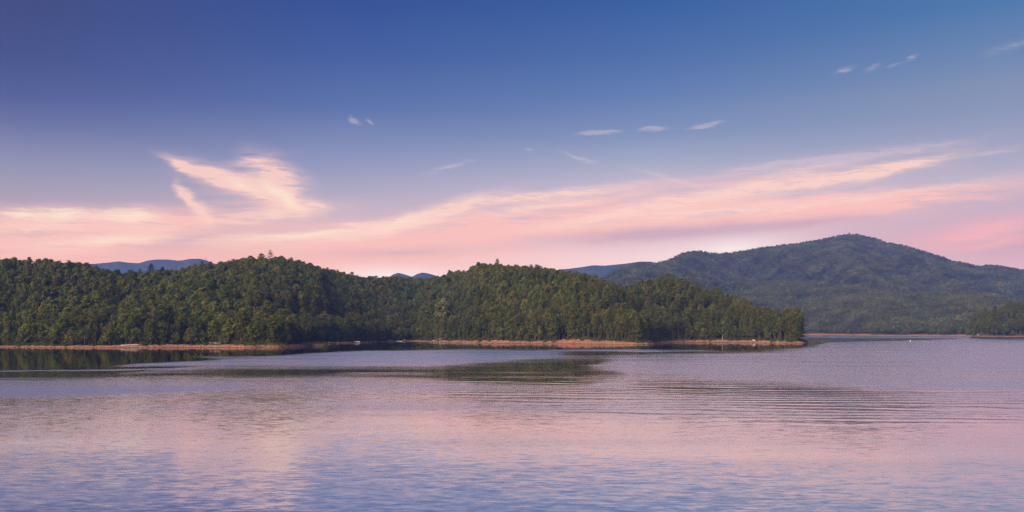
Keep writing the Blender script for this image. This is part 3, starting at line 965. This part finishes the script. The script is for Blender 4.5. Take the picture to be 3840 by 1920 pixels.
snag('snag', 'bare grey snag with spread twigs on the crest at the end of the blue ridge', 773, 1045, 24, .30, 601, nb=9, mat=M_GREYBARK)
p, i = bank_point(1008, 12)
snag('snag', 'broken pale snag standing above the undercut orange bank', 1008, p[1], 8.5, .26, 602, p[2], 2)
p, i = bank_point(1024, 14)
snag('snag', 'second thin pale snag beside the broken one above the orange bank', 1024, p[1], 8.0, .18, 603, p[2], 1)
p, i = bank_point(2709, 8)
snag('snag', 'white trunked snag on the bank of the second headland', 2709, p[1], 5.5, .26, 604, p[2], 3)
p, i = bank_point(2604, 9)
snag('snag', 'short grey snag on the second headland bank', 2604, p[1], 5, .2, 605, p[2], 2)
p, i = bank_point(294, 8)
snag('snag', 'thin reddish snag on the bank before the pale log', 294, p[1], 7, .14, 606, p[2], 3)


def log(name, label, a, b, r0, r1, mat=M_DEAD, twigs=0, cat='log', seed=1):
    a, b = np.asarray(a, float), np.asarray(b, float)
    o = thing(name, label, cat, tuple(a))
    r = np.random.default_rng(seed)
    t = Buf()
    q = np.linspace(0, 1, 6)[:, None]
    pts = (b - a) * q + np.sin(q * 3.1) * np.array([0, 0, .15]) + r.normal(0, .04, (6, 3))
    t.tube(pts, np.linspace(r0, r1, 6), 8)
    link('stem', t.mesh('log_stem', (mat,), True), o)
    for i in range(twigs):
        u = r.uniform(.45, .95); p0 = (b - a) * u
        dv = unit(r.normal(size=3) + np.array([0, -.3, .6])); L = r.uniform(.8, 2.2)
        bb = Buf(); bb.tube([p0, p0 + dv * L * .5, p0 + dv * L + np.array([0, 0, .2])], [r1 * .7, r1 * .45, r1 * .15], 5)
        link('branch', bb.mesh('log_branch', (mat,), True), o)
    return o


def bp(px_, d, up=0.0):
    p, i = bank_point(px_, d)
    return p + np.array([0, 0, up])


log('fallen_log', 'long pale fallen log lying level on the rubble bank', bp(455, 2.4, .35), bp(540, 3.0, .75), .30, .18, twigs=2, seed=2)
log('fallen_log', 'upper leaning dead log of the crossed pair on the pink bank', bp(1606, .4, .1), bp(1642, 9, 3.3), .26, .12, twigs=2, seed=3)
log('fallen_log', 'lower leaning dead log of the crossed pair on the pink bank', bp(1621, .3, .1), bp(1639, 7, 2.6), .24, .12, twigs=1, seed=4)
log('fallen_log', 'short low log lying by the crossed leaning logs', bp(1636, 1.0, .4), bp(1655, 2.2, .4), .22, .12, seed=9)
log('fallen_log', 'single propped dead log on the long pink bank', bp(1830, .2, .1), bp(1850, 5.5, .9), .25, .12, twigs=1, seed=5)
log('fallen_log', 'short white log lying on the second headland bank', bp(2808, 3.6, .5), bp(2819, 2.6, .55), .55, .45, mat=M_WHITE, seed=6)
log('fallen_log', 'bare branchy log lying under the trees by the snag shore', bp(766, 6.0, .9), bp(812, 6.5, .9), .22, .12, twigs=4, seed=7)
log('fallen_log', 'grey driftwood pole slanting into the cove water by the white dock', bp(1471, 3, 1.2), bp(1482, -.5, .3), .18, .1, seed=8)
for (px_, d, s, seed, lab) in ((1348, 1.2, (3.6, 1.8, 1.0), 1, 'large pale flat boulder at the cove waterline'), (1240, .8, (2.2, 1.3, .7), 2, 'pale low rock where the cove shore begins'), (1272, .9, (2.6, 1.2, .8), 3, 'second pale rock along the cove shore'), (1402, 1.0, (2.4, 1.2, .9), 4, 'tilted grey rock between the pale boulder and the dock'), (1014, .6, (1.6, 1.3, 1.1), 5, 'dark squat boulder below the undercut orange bank')):
    thing('boulder', lab, 'boulder', tuple(bp(px_, d, .2)), .3 * seed, me=rock_mesh('boulder', 700 + seed, M_ROCK if seed == 5 else M_PALEROCK, s))


def box(c, s):
    c, s = np.array(c, float), np.array(s, float) / 2
    v = [c + s * np.array(k) for k in ((-1, -1, -1), (1, -1, -1), (1, 1, -1), (-1, 1, -1), (-1, -1, 1), (1, -1, 1), (1, 1, 1), (-1, 1, 1))]
    return v, [(0, 3, 2, 1), (4, 5, 6, 7), (0, 1, 5, 4), (1, 2, 6, 5), (2, 3, 7, 6), (3, 0, 4, 7)]


p, i = bank_point(1498, -1.2)
dock = thing('floating_dock', 'long low white floating dock at the dark head of the cove', 'dock', (p[0], p[1] - 2, 0))
for (cx, ln, hgt) in ((-1.4, 3.4, .50), (2.1, 3.5, .62)):
    b_ = Buf(); b_.add(*box((cx * 1.0, 0, .25), (ln, 2.2, hgt)))
    fl = link('float', b_.mesh('dock_float', (M_WHITE,)), dock)
    b_ = Buf(); b_.add(*box((cx, 0, .25 + hgt / 2 + .05), (ln + .1, 2.3, .09)))
    link('deck', b_.mesh('dock_deck', (M_WHITE,)), dock)
b_ = Buf(); b_.add(*box((-4.6, .2, .18), (1.7, 1.6, .34)))
link('gangway', b_.mesh('dock_gangway', (M_WHITE,)), dock)

# small white rowing boat pulled up on the shore
p, i = bank_point(1525, 2.0)
boat = thing('rowing_boat', 'small white boat pulled up tilted on the cove shore past the dock', 'boat', (p[0], p[1], p[2] + .35), .5)
boat.rotation_euler = (.55, -.30, .3)
st = []
for u in np.linspace(0, 1, 9):
    w = .62 * math.sin(math.pi * min(1, .18 + u * .82)) ** .6 * (1 if u < .98 else .2)
    xk = -1.8 + 3.6 * u
    st.append([(xk, -w, .5 + .15 * u * u), (xk, -w * .75, .12), (xk, 0, 0 + .1 * u ** 3), (xk, w * .75, .12), (xk, w, .5 + .15 * u * u)])
v = np.array(st).reshape(-1, 3)
f = grid_faces(9, 5).tolist() + [[0, 1, 2, 3, 4]]
vi = v * np.array([.94, .9, 1]) + np.array([0, 0, .06])
allv = np.concatenate([v, vi])
f2 = f + [[i_ + len(v) for i_ in q_[::-1]] for q_ in grid_faces(9, 5).tolist()]
rim = [r_ * 5 for r_ in range(9)], [r_ * 5 + 4 for r_ in range(9)]
for rr_ in rim:
    f2 += [[rr_[k_], rr_[k_ + 1], rr_[k_ + 1] + len(v), rr_[k_] + len(v)] for k_ in range(8)]
link('hull', mesh('boat_hull', allv, f2, (M_WHITE,)), boat)
for xk in (-.9, .5):
    b_ = Buf(); b_.add(*box((xk, 0, .36), (.25, .95, .04)))
    link('bench', b_.mesh('boat_bench', (M_DEAD,)), boat)

dep = DEP(1281.5)
buoy = thing('buoy', 'slender white buoy floating alone on the open water before the far shore', 'buoy', (PX(3413.5, dep), dep, 0))
b_ = Buf(); b_.tube([(0, 0, -.6), (0, 0, .2), (0, 0, 1.5), (0, 0, 1.75)], [.34, .34, .32, .16], 12)
link('float', b_.mesh('buoy_float', (M_WHITE,), True), buoy)
b_ = Buf(); b_.tube([(0, 0, 1.7), (0, 0, 2.1)], [.07, .05], 8)
link('handle', b_.mesh('buoy_handle', (M_WHITE,), True), buoy)
dep = 1470.0
sg = thing('signboard', 'small white board on posts at the edge of the distant red headland', 'sign', (PX(3667, dep), dep, 3.0))
b_ = Buf(); b_.add(*box((0, 0, 2.2), (2.3, .08, .95)))
link('panel', b_.mesh('sign_panel', (M_WHITE,)), sg)
for sx in (-.8, .8):
    b_ = Buf(); b_.add(*box((sx, .1, .6), (.12, .12, 3.4)))
    link('post', b_.mesh('sign_post', (M_GREYBARK,)), sg)

# ------------------------------------------------------------------ water
pys = np.concatenate([np.arange(1254.0, 1330, 1.0), np.arange(1330, 1960, 2.5), [2000, 2100, 2300, 2700, 3500, 5000]])
ys_ = np.concatenate([DEP(pys)[:], [4, -60, -250]])
ys_ = np.concatenate([[4000], ys_])
us = np.linspace(-1, 1, 281)
wid = np.maximum(120, 60 + .80 * np.maximum(ys_, 0))
LX = us[None] * wid[:, None]
LY = np.repeat(ys_[:, None], len(us), 1)
sx = LX / np.maximum(LY, 8) * F + 1920
sy = HOR + H * F / np.maximum(LY, 8)
wx = sx + 120 * (fbm(LX / 40, LY / 60, 91, 3) - .5)
wy = sy + (fbm(LX / 60, LY / 90, 93, 4) - .5) * np.clip((sy - 1255) * .14, 1, 26)


def blob(pts_up, pts_lo, soft=4.0, fade=75):
    """a wind patch between two edge lines"""
    u_, l_ = interp(wx, pts_up), interp(wx, pts_lo)
    x0, x1 = min(pts_up[0][0], pts_lo[0][0]), max(pts_up[-1][0], pts_lo[-1][0])
    ends = (1.0 if x0 <= -900 else sstep(x0 - fade, x0 + fade, wx)) * (1.0 if x1 >= 4900 else sstep(-(x1 + fade), -(x1 - fade), -wx))
    return sstep(-soft, soft, wy - u_) * sstep(-soft, soft, l_ - wy) * ends


def setv(cur, val, m):
    return cur * (1 - m) + val * m


rip = np.full(LX.shape, 1.0) * interp(sy, [(1250, .05), (1430, .042), (1500, .026), (1620, .014), (1720, .016), (1820, .019), (1950, .024)])
rip = setv(rip, .0025, blob([(-900, 1200), (5000, 1200)], [(-900, 1336), (600, 1340), (1000, 1333), (1250, 1316), (1500, 1314), (1750, 1309), (2000, 1311), (2300, 1310), (2600, 1314), (2900, 1324), (3060, 1300), (3100, 1250)], 3))
rip = setv(rip, .0025, blob([(-900, 1320), (600, 1325), (900, 1352), (1000, 1400)], [(-900, 1410), (400, 1400), (900, 1362), (1000, 1350)], 3))
rip = setv(rip, .085, blob([(380, 1376), (500, 1366), (700, 1355), (950, 1342), (1190, 1323), (1350, 1315), (1500, 1315), (1800, 1311), (2000, 1313), (2400, 1312), (2500, 1320)], [(300, 1374), (700, 1372), (1200, 1376), (1600, 1371), (2000, 1345), (2300, 1328), (2500, 1318)], 3))
tongue = np.clip(.10 + 1.75 * fbm(LX / 34, LY / 13, 131, 4), 0, 1)
rip = setv(rip, .0045, tongue * blob([(-900, 1403), (500, 1394), (900, 1382), (1200, 1378), (1600, 1373), (2000, 1347), (2300, 1340), (2420, 1380)], [(-900, 1430), (500, 1420), (800, 1420), (1200, 1416), (1600, 1425), (1900, 1448), (2200, 1450), (2350, 1405)], 20, 300))
rip = setv(rip, .085, blob([(-900, 1392), (300, 1388), (700, 1379), (760, 1380)], [(-900, 1396), (300, 1391), (700, 1381), (760, 1379)], 1.5))
rip = setv(rip, .006, blob([(-900, 1402), (600, 1400), (900, 1405)], [(-900, 1424), (600, 1412), (900, 1403)], 4))
rip = setv(rip, .090, blob([(-900, 1440), (300, 1450), (900, 1448), (1100, 1460)], [(-900, 1492), (200, 1490), (700, 1474), (1100, 1458)], 5))
rip = setv(rip, .008, blob([(2100, 1318), (2400, 1322), (2700, 1316), (3060, 1300)], [(2100, 1334), (2400, 1336), (2700, 1333), (3060, 1310)], 3))
rip = setv(rip, .060, blob([(2200, 1375), (2300, 1340), (2500, 1334), (2800, 1326), (3050, 1306), (3300, 1290), (3600, 1276), (5000, 1268)], [(2200, 1370), (2400, 1392), (2600, 1410), (3000, 1426), (3400, 1450), (3900, 1470), (5000, 1480)], 15))
rip = setv(rip, .012, blob([(3030, 1266.5), (3400, 1268), (3600, 1268), (3650, 1270)], [(3030, 1285), (3300, 1280), (3500, 1274), (3650, 1268)], 1.5))
rip = setv(rip, .07, blob([(3000, 1261.5), (3450, 1263), (3700, 1262)], [(3000, 1266), (3450, 1266), (3700, 1264)], .8))
rip = setv(rip, .014, blob([(2350, 1420), (2700, 1430), (3100, 1450), (3400, 1490), (3500, 1520)], [(2350, 1450), (2700, 1490), (3000, 1540), (3300, 1560), (3500, 1525)], 16))
swell = blob([(1500, 1430), (1900, 1395), (2300, 1395), (3000, 1430), (3900, 1470), (5000, 1500)], [(1500, 1450), (1900, 1530), (2500, 1570), (3100, 1590), (3900, 1600), (5000, 1620)], 25) + .7 * blob([(-900, 1396), (900, 1392)], [(-900, 1440), (900, 1425)], 6)
v = np.stack([LX, LY, np.zeros_like(LX)], -1).reshape(-1, 3)
M_WATER, nt, out = newmat('lake_water')
n = N(nt)
geo = n('ShaderNodeNewGeometry')
pos = geo.outputs['Position']
ra = n('ShaderNodeAttribute', attribute_name='ripple').outputs['Fac']
gust = n.noise(n('ShaderNodeMapping', {'Vector': pos, 'Rotation': (0, 0, .06), 'Scale': (.0075, .045, 1)}).outputs[0], 1.0, 5.0, .62)
ra = n.math('MULTIPLY', ra, n('ShaderNodeMapRange', {0: gust, 1: .30, 2: .72, 3: .45, 4: 1.6}).outputs[0])
sa = n('ShaderNodeAttribute', attribute_name='swell').outputs['Fac']
m1 = n('ShaderNodeMapping', {'Vector': pos, 'Rotation': (0, 0, .10), 'Scale': (.45, 1.0, 1)}).outputs[0]
m2 = n('ShaderNodeMapping', {'Vector': pos, 'Rotation': (0, 0, -.2), 'Scale': (.8, 2.2, 1)}).outputs[0]
n1 = n.noise(m1, 1.0, 3.0, .6, 1)
n2 = n.noise(m2, 1.0, 2.0, .6, 1)
sub = lambda c: n('ShaderNodeVectorMath', {0: c, 1: (.5, .5, .5)}, operation='SUBTRACT').outputs[0]
scl_ = lambda c, s: n('ShaderNodeVectorMath', {0: c, 3: s}, operation='SCALE').outputs[0]
calm = n('ShaderNodeAttribute', attribute_name='wavelet').outputs['Fac']
tot = n('ShaderNodeVectorMath', {0: scl_(sub(n1), n.math('MULTIPLY_ADD', n.math('MINIMUM', ra, .04), 4.0, .02)), 1: scl_(sub(n2), n.math('MULTIPLY_ADD', n.math('MINIMUM', ra, .04), 4.0, .02))}, operation='ADD').outputs[0]
sp_ = n('ShaderNodeSeparateXYZ', {0: scl_(tot, calm)})
ps = n('ShaderNodeSeparateXYZ', {0: pos})
warp = n.noise(n('ShaderNodeMapping', {'Vector': pos, 'Scale': (.012, .03, 1)}).outputs[0], 1.0, 2.0, .5)
ph_ = n.math('ADD', n.math('MULTIPLY', ps.outputs[1], 1.05), n.math('ADD', n.math('MULTIPLY', ps.outputs[0], .10), n.math('MULTIPLY', warp, 30.0)))
wave = n.math('MULTIPLY', n.math('MULTIPLY_ADD', n.math('SINE', n.math('MULTIPLY_ADD', ps.outputs[0], .22, n.math('MULTIPLY', ph_, 1.63))), .6, n.math('SINE', ph_)), n.math('MULTIPLY', n.math('MULTIPLY', sa, .030), n('ShaderNodeMapRange', {0: n.noise(n('ShaderNodeMapping', {'Vector': pos, 'Scale': (.022, .07, 1)}).outputs[0], 1.0, 3.0, .6), 1: .32, 2: .66, 3: 0.15, 4: 1.0}).outputs[0]))
slx = n.math('MULTIPLY', sp_.outputs[0], -.6)
# wavelets pushed by the breeze from the far shore are steeper on the side away from it
sly = n.math('SUBTRACT', n.math('SUBTRACT', n.math('MULTIPLY', sp_.outputs[1], -1.0), wave), n.math('MULTIPLY', ra, .30))
nv = n('ShaderNodeVectorMath', {0: n('ShaderNodeCombineXYZ', {0: slx, 1: sly, 2: 1.0}).outputs[0]}, operation='NORMALIZE').outputs[0]
b = n('ShaderNodeBsdfDiffuse', {0: (.014, .017, .022, 1)})
rgh = n.math('SQRT', n.math('MULTIPLY_ADD', ra, .85, .0004))
gl = n('ShaderNodeBsdfGlossy', {'Color': (.86, .83, .82, 1), 'Roughness': rgh, 'Normal': nv})
fr = n('ShaderNodeFresnel', {'IOR': 1.33, 'Normal': nv}).outputs[0]
fr = n.math('POWER', fr, 1.2)
b = n('ShaderNodeMixShader', {0: fr, 1: b.outputs[0], 2: gl.outputs[0]})
nt.links.new(b.outputs[0], out.inputs[0])
me = mesh('lake', v, grid_faces(len(ys_), len(us)), (M_WATER,), smooth=True)
wavelet = interp(sy, [(1255, .12), (1340, .22), (1400, .45), (1480, .65), (1600, .8), (1950, .9)])
for nm, val in (('ripple', rip), ('swell', swell), ('wavelet', wavelet)):
    a = me.attributes.new(nm, 'FLOAT', 'POINT')
    a.data.foreach_set('value', val.ravel().astype(np.float32))
lake = link('lake', me)
lake['kind'] = 'structure'

# ------------------------------------------------------------------ haze
HAZE = .000092
m, nt, out = newmat('haze_air')
n = N(nt)
pv = n('ShaderNodeVolumePrincipled', {'Color': (.15, .28, .85, 1), 'Density': HAZE, 'Anisotropy': 0.0})
nt.links.new(pv.outputs[0], out.inputs['Volume'])
b_ = Buf(); b_.add(*box((-650, 4700, 268), (11700, 10000, 544)))
hz = link('haze', b_.mesh('haze', (m,)))
hz['kind'] = 'stuff'

# ------------------------------------------------------------------ sky
sun_el, sun_az = math.radians(38), math.radians(-138)
AIR = (.14, .21, .50)
w = bpy.data.worlds.new('World')
bpy.context.scene.world = w
w.use_nodes = True
nt = w.node_tree
nt.nodes.clear()
n = N(nt)
tc = n('ShaderNodeTexCoord')
s3 = n('ShaderNodeSeparateXYZ', {0: tc.outputs['Generated']})
az = n.math('ARCTAN2', s3.outputs[0], s3.outputs[1])
hyp = n.math('SQRT', n.math('ADD', n.math('MULTIPLY', s3.outputs[0], s3.outputs[0]), n.math('MULTIPLY', s3.outputs[1], s3.outputs[1])))
tanel = n.math('DIVIDE', s3.outputs[2], n.math('MAXIMUM', hyp, .02))
U = n.math('MULTIPLY', az, F / 1000)
V = n.math('MULTIPLY', tanel, F / 1000)
UV = n('ShaderNodeCombineXYZ', {0: U, 1: V, 2: 0.0}).outputs[0]
side = n.math('MULTIPLY', n.math('SINE', az), F / 1000)


def uv(px_, py_):
    return math.atan((px_ - 1920) / F) * F / 1000, (HOR - py_) / math.hypot(F, px_ - 1920) * F / 1000


def col_ramp(px_, rows_):
    k = 1 / math.hypot(F, px_ - 1920) * F / 1000 / 2.6
    st = sorted(((HOR - y) * k, lin(*c)) for y, c in rows_)
    st.append((.75, lin(40, 66, 142)))
    st.append((1.0, lin(34, 56, 128)))
    return n.ramp(n.math('DIVIDE', V, 2.6, clamp=True), st)


zl = col_ramp(0, [(0, (65, 76, 129)), (200, (72, 83, 140)), (350, (86, 97, 153)), (450, (108, 116, 162)), (580, (142, 144, 178)), (700, (167, 159, 182)), (780, (188, 167, 184)), (900, (228, 182, 182)), (1000, (240, 182, 178)), (1200, (240, 184, 182))])
za = col_ramp(1260, [(0, (52, 80, 149)), (200, (68, 94, 159)), (400, (93, 115, 170)), (550, (132, 143, 184)), (620, (150, 154, 190)), (700, (172, 167, 194)), (800, (204, 182, 197)), (900, (242, 194, 190)), (980, (250, 192, 190)), (1040, (252, 212, 206)), (1200, (252, 214, 208))])
zb = col_ramp(2460, [(0, (55, 94, 160)), (200, (78, 110, 168)), (350, (99, 126, 177)), (500, (130, 147, 186)), (600, (164, 169, 197)), (700, (200, 187, 205)), (800, (220, 188, 201)), (900, (230, 197, 208)), (980, (248, 216, 220)), (1200, (248, 218, 222))])
zr = col_ramp(3780, [(0, (78, 120, 171)), (200, (110, 135, 176)), (300, (128, 145, 178)), (400, (138, 150, 183)), (550, (162, 164, 192)), (650, (186, 177, 198)), (800, (206, 176, 194)), (900, (204, 167, 186)), (1000, (222, 182, 198)), (1200, (226, 190, 204))])
mr = lambda x, a, b_: n('ShaderNodeMapRange', {0: x, 1: a, 2: b_, 3: 0.0, 4: 1.0}).outputs[0]
base = n.mix(mr(side, -1.62, -.64), zl, za)
base = n.mix(mr(side, -.64, .52), base, zb)
base = n.mix(mr(side, .52, 1.60), base, zr)

# warped coordinates for the clouds
wn = n.noise(n('ShaderNodeMapping', {'Vector': UV, 'Scale': (2.0, 5.0, 1)}).outputs[0], 1.0, 5.0, .55, 1)
UVw = n('ShaderNodeVectorMath', {0: UV, 1: n('ShaderNodeVectorMath', {0: n('ShaderNodeVectorMath', {0: wn, 1: (.5, .5, .5)}, operation='SUBTRACT').outputs[0], 1: (.15, .05, 0)}, operation='MULTIPLY').outputs[0]}, operation='ADD').outputs[0]
wn2 = n.noise(n('ShaderNodeMapping', {'Vector': UV, 'Rotation': (0, 0, -.12), 'Scale': (9, 26, 1)}).outputs[0], 1.0, 6.0, .6, 1)
UVw = n('ShaderNodeVectorMath', {0: UVw, 1: n('ShaderNodeVectorMath', {0: n('ShaderNodeVectorMath', {0: wn2, 1: (.5, .5, .5)}, operation='SUBTRACT').outputs[0], 1: (.07, .022, 0)}, operation='MULTIPLY').outputs[0]}, operation='ADD').outputs[0]
tx = n.noise(n('ShaderNodeMapping', {'Vector': UVw, 'Rotation': (0, 0, -.15), 'Scale': (2.2, 24, 1)}).outputs[0], 1.0, 8.0, .64)
tx2 = n.noise(n('ShaderNodeMapping', {'Vector': UVw, 'Rotation': (0, 0, -.15), 'Scale': (6, 62, 1)}).outputs[0], 1.0, 8.0, .68)
t3 = n.noise(n('ShaderNodeMapping', {'Vector': UVw, 'Rotation': (0, 0, -.17), 'Scale': (15, 120, 1)}).outputs[0], 1.0, 5.0, .6)
tx2 = n.math('ADD', n.math('MULTIPLY', tx2, .62), n.math('MULTIPLY', t3, .38))


def strokes(lst, src):
    acc = None
    for px_, py_, a_, b_, ang, s in lst:
        u_, v_ = uv(px_, py_)
        mp = n('ShaderNodeMapping', {'Vector': src, 'Location': (u_, v_, 0), 'Rotation': (0, 0, math.radians(ang)), 'Scale': (a_ / 1000, b_ / 1000, 1)}, vector_type='TEXTURE')
        g = n('ShaderNodeTexGradient', {0: mp.outputs[0]}, gradient_type='QUADRATIC_SPHERE').outputs['Fac']
        acc = n.math('MULTIPLY_ADD', g, s, acc if acc is not None else 0.0)
    return acc


def texd(m_, t_, k, lo=0.0):
    return n.math('MULTIPLY', m_, n.math('MAXIMUM', n.math('MULTIPLY_ADD', n.math('SUBTRACT', t_, .5), k, 1.0), lo), clamp=True)


pink = strokes([(2150, 830, 1700, 150, 8, 1.3), (250, 925, 1000, 140, 4, 1.1), (1500, 915, 1200, 140, 6, 1.4), (330, 858, 760, 90, 3, 1.3), (720, 815, 480, 90, 8, .9), (960, 740, 420, 120, -20, .55), (3300, 770, 900, 80, 5, 1.0), (2900, 800, 900, 90, 4, 1.2)], UVw)
rose = strokes([(3650, 880, 480, 75, 7, 1.5), (3760, 915, 300, 30, 6, .8)], UVw)
shade = strokes([(2520, 872, 900, 55, 3, 1.6), (1500, 948, 600, 40, 3, .7), (720, 905, 330, 60, 12, 1.1), (3000, 835, 600, 40, 3, .8)], UVw)
glow = strokes([(2740, 935, 440, 90, 5, 1.0), (1450, 1030, 420, 60, 0, .9)], UV)
peach = strokes([
    (1000, 805, 460, 52, 9, 1.0), (1190, 768, 90, 36, -5, 1.0), (70, 806, 220, 54, 2, 1.3), (230, 802, 150, 62, 0, 1.5), (520, 812, 190, 72, 0, 1.7), (370, 800, 160, 54, -5, 1.1), (480, 900, 620, 60, 5, .9), (120, 858, 420, 40, 5, .8),
    (1180, 885, 620, 46, 7, 1.5), (1480, 842, 420, 46, 15, 1.5), (1680, 790, 380, 56, 17, 1.2), (2050, 735, 620, 40, 7, 1.3), (2050, 775, 620, 30, 8, 1.0),
    (2330, 790, 560, 40, 11, 1.2), (2760, 712, 520, 46, 11, 1.7), (3120, 672, 420, 42, 9, 1.7), (3370, 634, 300, 34, 13, 1.5), (2550, 800, 900, 40, 5, 1.0), (3000, 768, 520, 26, 5, .8), (3300, 740, 420, 20, 4, .6),
    (1330, 838, 130, 18, 2, 1.2)], UVw)
wisp = strokes([(690, 625, 130, 24, -22, 1.4), (780, 655, 240, 42, -21, 1.8), (900, 690, 280, 62, -21, 2.0), (1020, 722, 200, 58, -28, 2.3), (1050, 690, 230, 130, -40, 1.5), (700, 730, 100, 30, -50, 1.5), (760, 790, 130, 40, -45, 1.3), (930, 600, 240, 36, 12, .45), (1060, 640, 200, 50, -15, .5)], UVw)
tw = n.noise(n('ShaderNodeMapping', {'Vector': UVw, 'Rotation': (0, 0, .42), 'Scale': (7, 60, 1)}).outputs[0], 1.0, 8.0, .68)
thin = strokes([
    (3150, 598, 620, 34, 4.5, 2.2), (3000, 608, 360, 18, 4, 1.4), (2235, 500, 120, 17, 3, 2.0), (2440, 485, 88, 16, 7, 2.0), (2653, 464, 88, 14, 6, 2.0), (1333, 447, 41, 17, -35, 1.8), (1387, 452, 28, 12, -40, 1.4), (3173, 260, 64, 16, 14, 1.1),
    (3285, 246, 49, 12, 16, .9), (3373, 234, 56, 9, 10, .7), (3445, 212, 38, 12, 22, 1.0), (3820, 168, 128, 27, 12, .75), (1675, 618, 144, 17, 15, 1.0), (2170, 591, 120, 12, -17, 1.3), (2505, 661, 240, 17, -15, 1.0), (3705, 569, 176, 19, 7, 1.2), (1980, 562, 32, 11, 0, 1.0),
    (3605, 696, 400, 32, 5, .8)], UVw)
col = n.mix(texd(pink, tx, 7.0, .05), base, lin(250, 194, 190))
col = n.mix(texd(rose, tx, 2.0), col, lin(240, 180, 190))
col = n.mix(n.math('MULTIPLY', texd(shade, tx, 1.5), .75), col, lin(198, 166, 188))
col = n.mix(n.math('MULTIPLY', glow, .9, clamp=True), col, lin(255, 240, 238))
col = n.mix(n.math('MULTIPLY', texd(peach, tx2, 6.0), .86), col, lin(255, 213, 201))
col = n.mix(n.math('MULTIPLY', texd(wisp, tw, 4.5), .88), col, lin(255, 210, 199))
core = strokes([(1060, 735, 150, 46, -38, 1.6), (900, 690, 160, 34, -22, .8), (235, 798, 110, 34, 0, 1.5), (505, 806, 140, 38, 0, 1.6), (85, 803, 90, 24, 0, 1.3), (1500, 835, 170, 40, 16, .9), (1150, 880, 420, 26, 7, .9), (440, 905, 330, 28, 5, .9)], UVw)
col = n.mix(n.math('MULTIPLY', texd(core, tx2, 4.0), .8), col, lin(255, 230, 208))
col = n.mix(n.math('MULTIPLY', texd(thin, tx2, 10.0), .28), col, lin(240, 214, 216))
ni = n('ShaderNodeTexSky', sky_type='NISHITA')
ni.sun_disc = False
ni.sun_elevation = sun_el
ni.sun_rotation = sun_az
col = n.mix(.04, col, n.mix(1.0, ni.outputs[0], (.1, .1, .1, 1), 'MULTIPLY'))
# the sunset sky behind the viewer is far brighter than the sky over the lake
sd = (math.sin(sun_az) * math.cos(.10), math.cos(sun_az) * math.cos(.10), math.sin(.10))
dt = n('ShaderNodeVectorMath', {0: tc.outputs['Generated'], 1: sd}, operation='DOT_PRODUCT').outputs['Value']
wg = n.math('POWER', n.math('MAXIMUM', dt, 0.0), 3.0)
col = n.mix(1.0, col, n.mix(wg, (0, 0, 0, 1), (4.4, 3.3, 2.5, 1)), 'ADD')
# the air inside the haze box dims this sky, so the sky behind it is brighter by as much
sec = n.math('SQRT', n.math('MULTIPLY_ADD', n.math('MAXIMUM', tanel, 0.0), n.math('MAXIMUM', tanel, 0.0), 1.0))
run_ = n.math('MINIMUM', 9700.0, n.math('DIVIDE', 527.0, n.math('MAXIMUM', tanel, .001)))
kx = n.math('EXPONENT', n.math('MULTIPLY', n.math('MULTIPLY', run_, sec), HAZE))
kc = n('ShaderNodeCombineColor', {0: kx, 1: kx, 2: kx}).outputs[0]
k1 = n.math('SUBTRACT', kx, 1.0)
air = n('ShaderNodeVectorMath', {0: AIR, 3: k1}, operation='SCALE').outputs[0]
col = n('ShaderNodeVectorMath', {0: n.mix(1.0, col, kc, 'MULTIPLY'), 1: air}, operation='SUBTRACT').outputs[0]
col = n('ShaderNodeVectorMath', {0: col, 1: (0, 0, 0)}, operation='MAXIMUM').outputs[0]
bg = n('ShaderNodeBackground', {0: col, 1: 1.0})
ow = n('ShaderNodeOutputWorld', {0: bg.outputs[0]})
w.cycles.sampling_method = 'MANUAL'
w.cycles.sample_map_resolution = 512

sl = bpy.data.lights.new('sun', 'SUN')
sl.energy = 3.8
sl.angle = math.radians(14)
sl.color = (1.0, .86, .66)
so = link('sun', sl)
d = Vector((-math.sin(sun_az) * math.cos(sun_el), -math.cos(sun_az) * math.cos(sun_el), -math.sin(sun_el)))
so.rotation_euler = d.to_track_quat('-Z', 'Y').to_euler()

# ------------------------------------------------------------------ camera
cd = bpy.data.cameras.new('camera')
cam = link('camera', cd)
cam.location = (0, 0, H)
cam.rotation_euler = (math.radians(90), 0, 0)
cd.sensor_width = 36
cd.lens = 36 * F / 3840
cd.shift_y = (HOR - 960) / 3840
cd.clip_start = .5
cd.clip_end = 30000
sc = bpy.context.scene
sc.camera = cam
sc.render.engine = 'CYCLES'
sc.view_settings.view_transform = 'Standard'
sc.view_settings.look = 'None'
sc.view_settings.exposure = 0
sc.view_settings.gamma = 1
cy = sc.cycles
cy.max_bounces = 4
cy.diffuse_bounces = 2
cy.glossy_bounces = 2
cy.transmission_bounces = 2
cy.volume_bounces = 0
cy.caustics_reflective = False
cy.caustics_refractive = False
cy.use_denoising = True
cy.use_adaptive_sampling = False
cy.denoising_prefilter = 'NONE'
cy.denoiser = 'OPENIMAGEDENOISE'
cy.denoising_input_passes = 'RGB_ALBEDO_NORMAL'
print('trees', len(X), 'visible', int(vis_t.sum()), 'single', int(pick.sum()), 'mountain', len(allp))
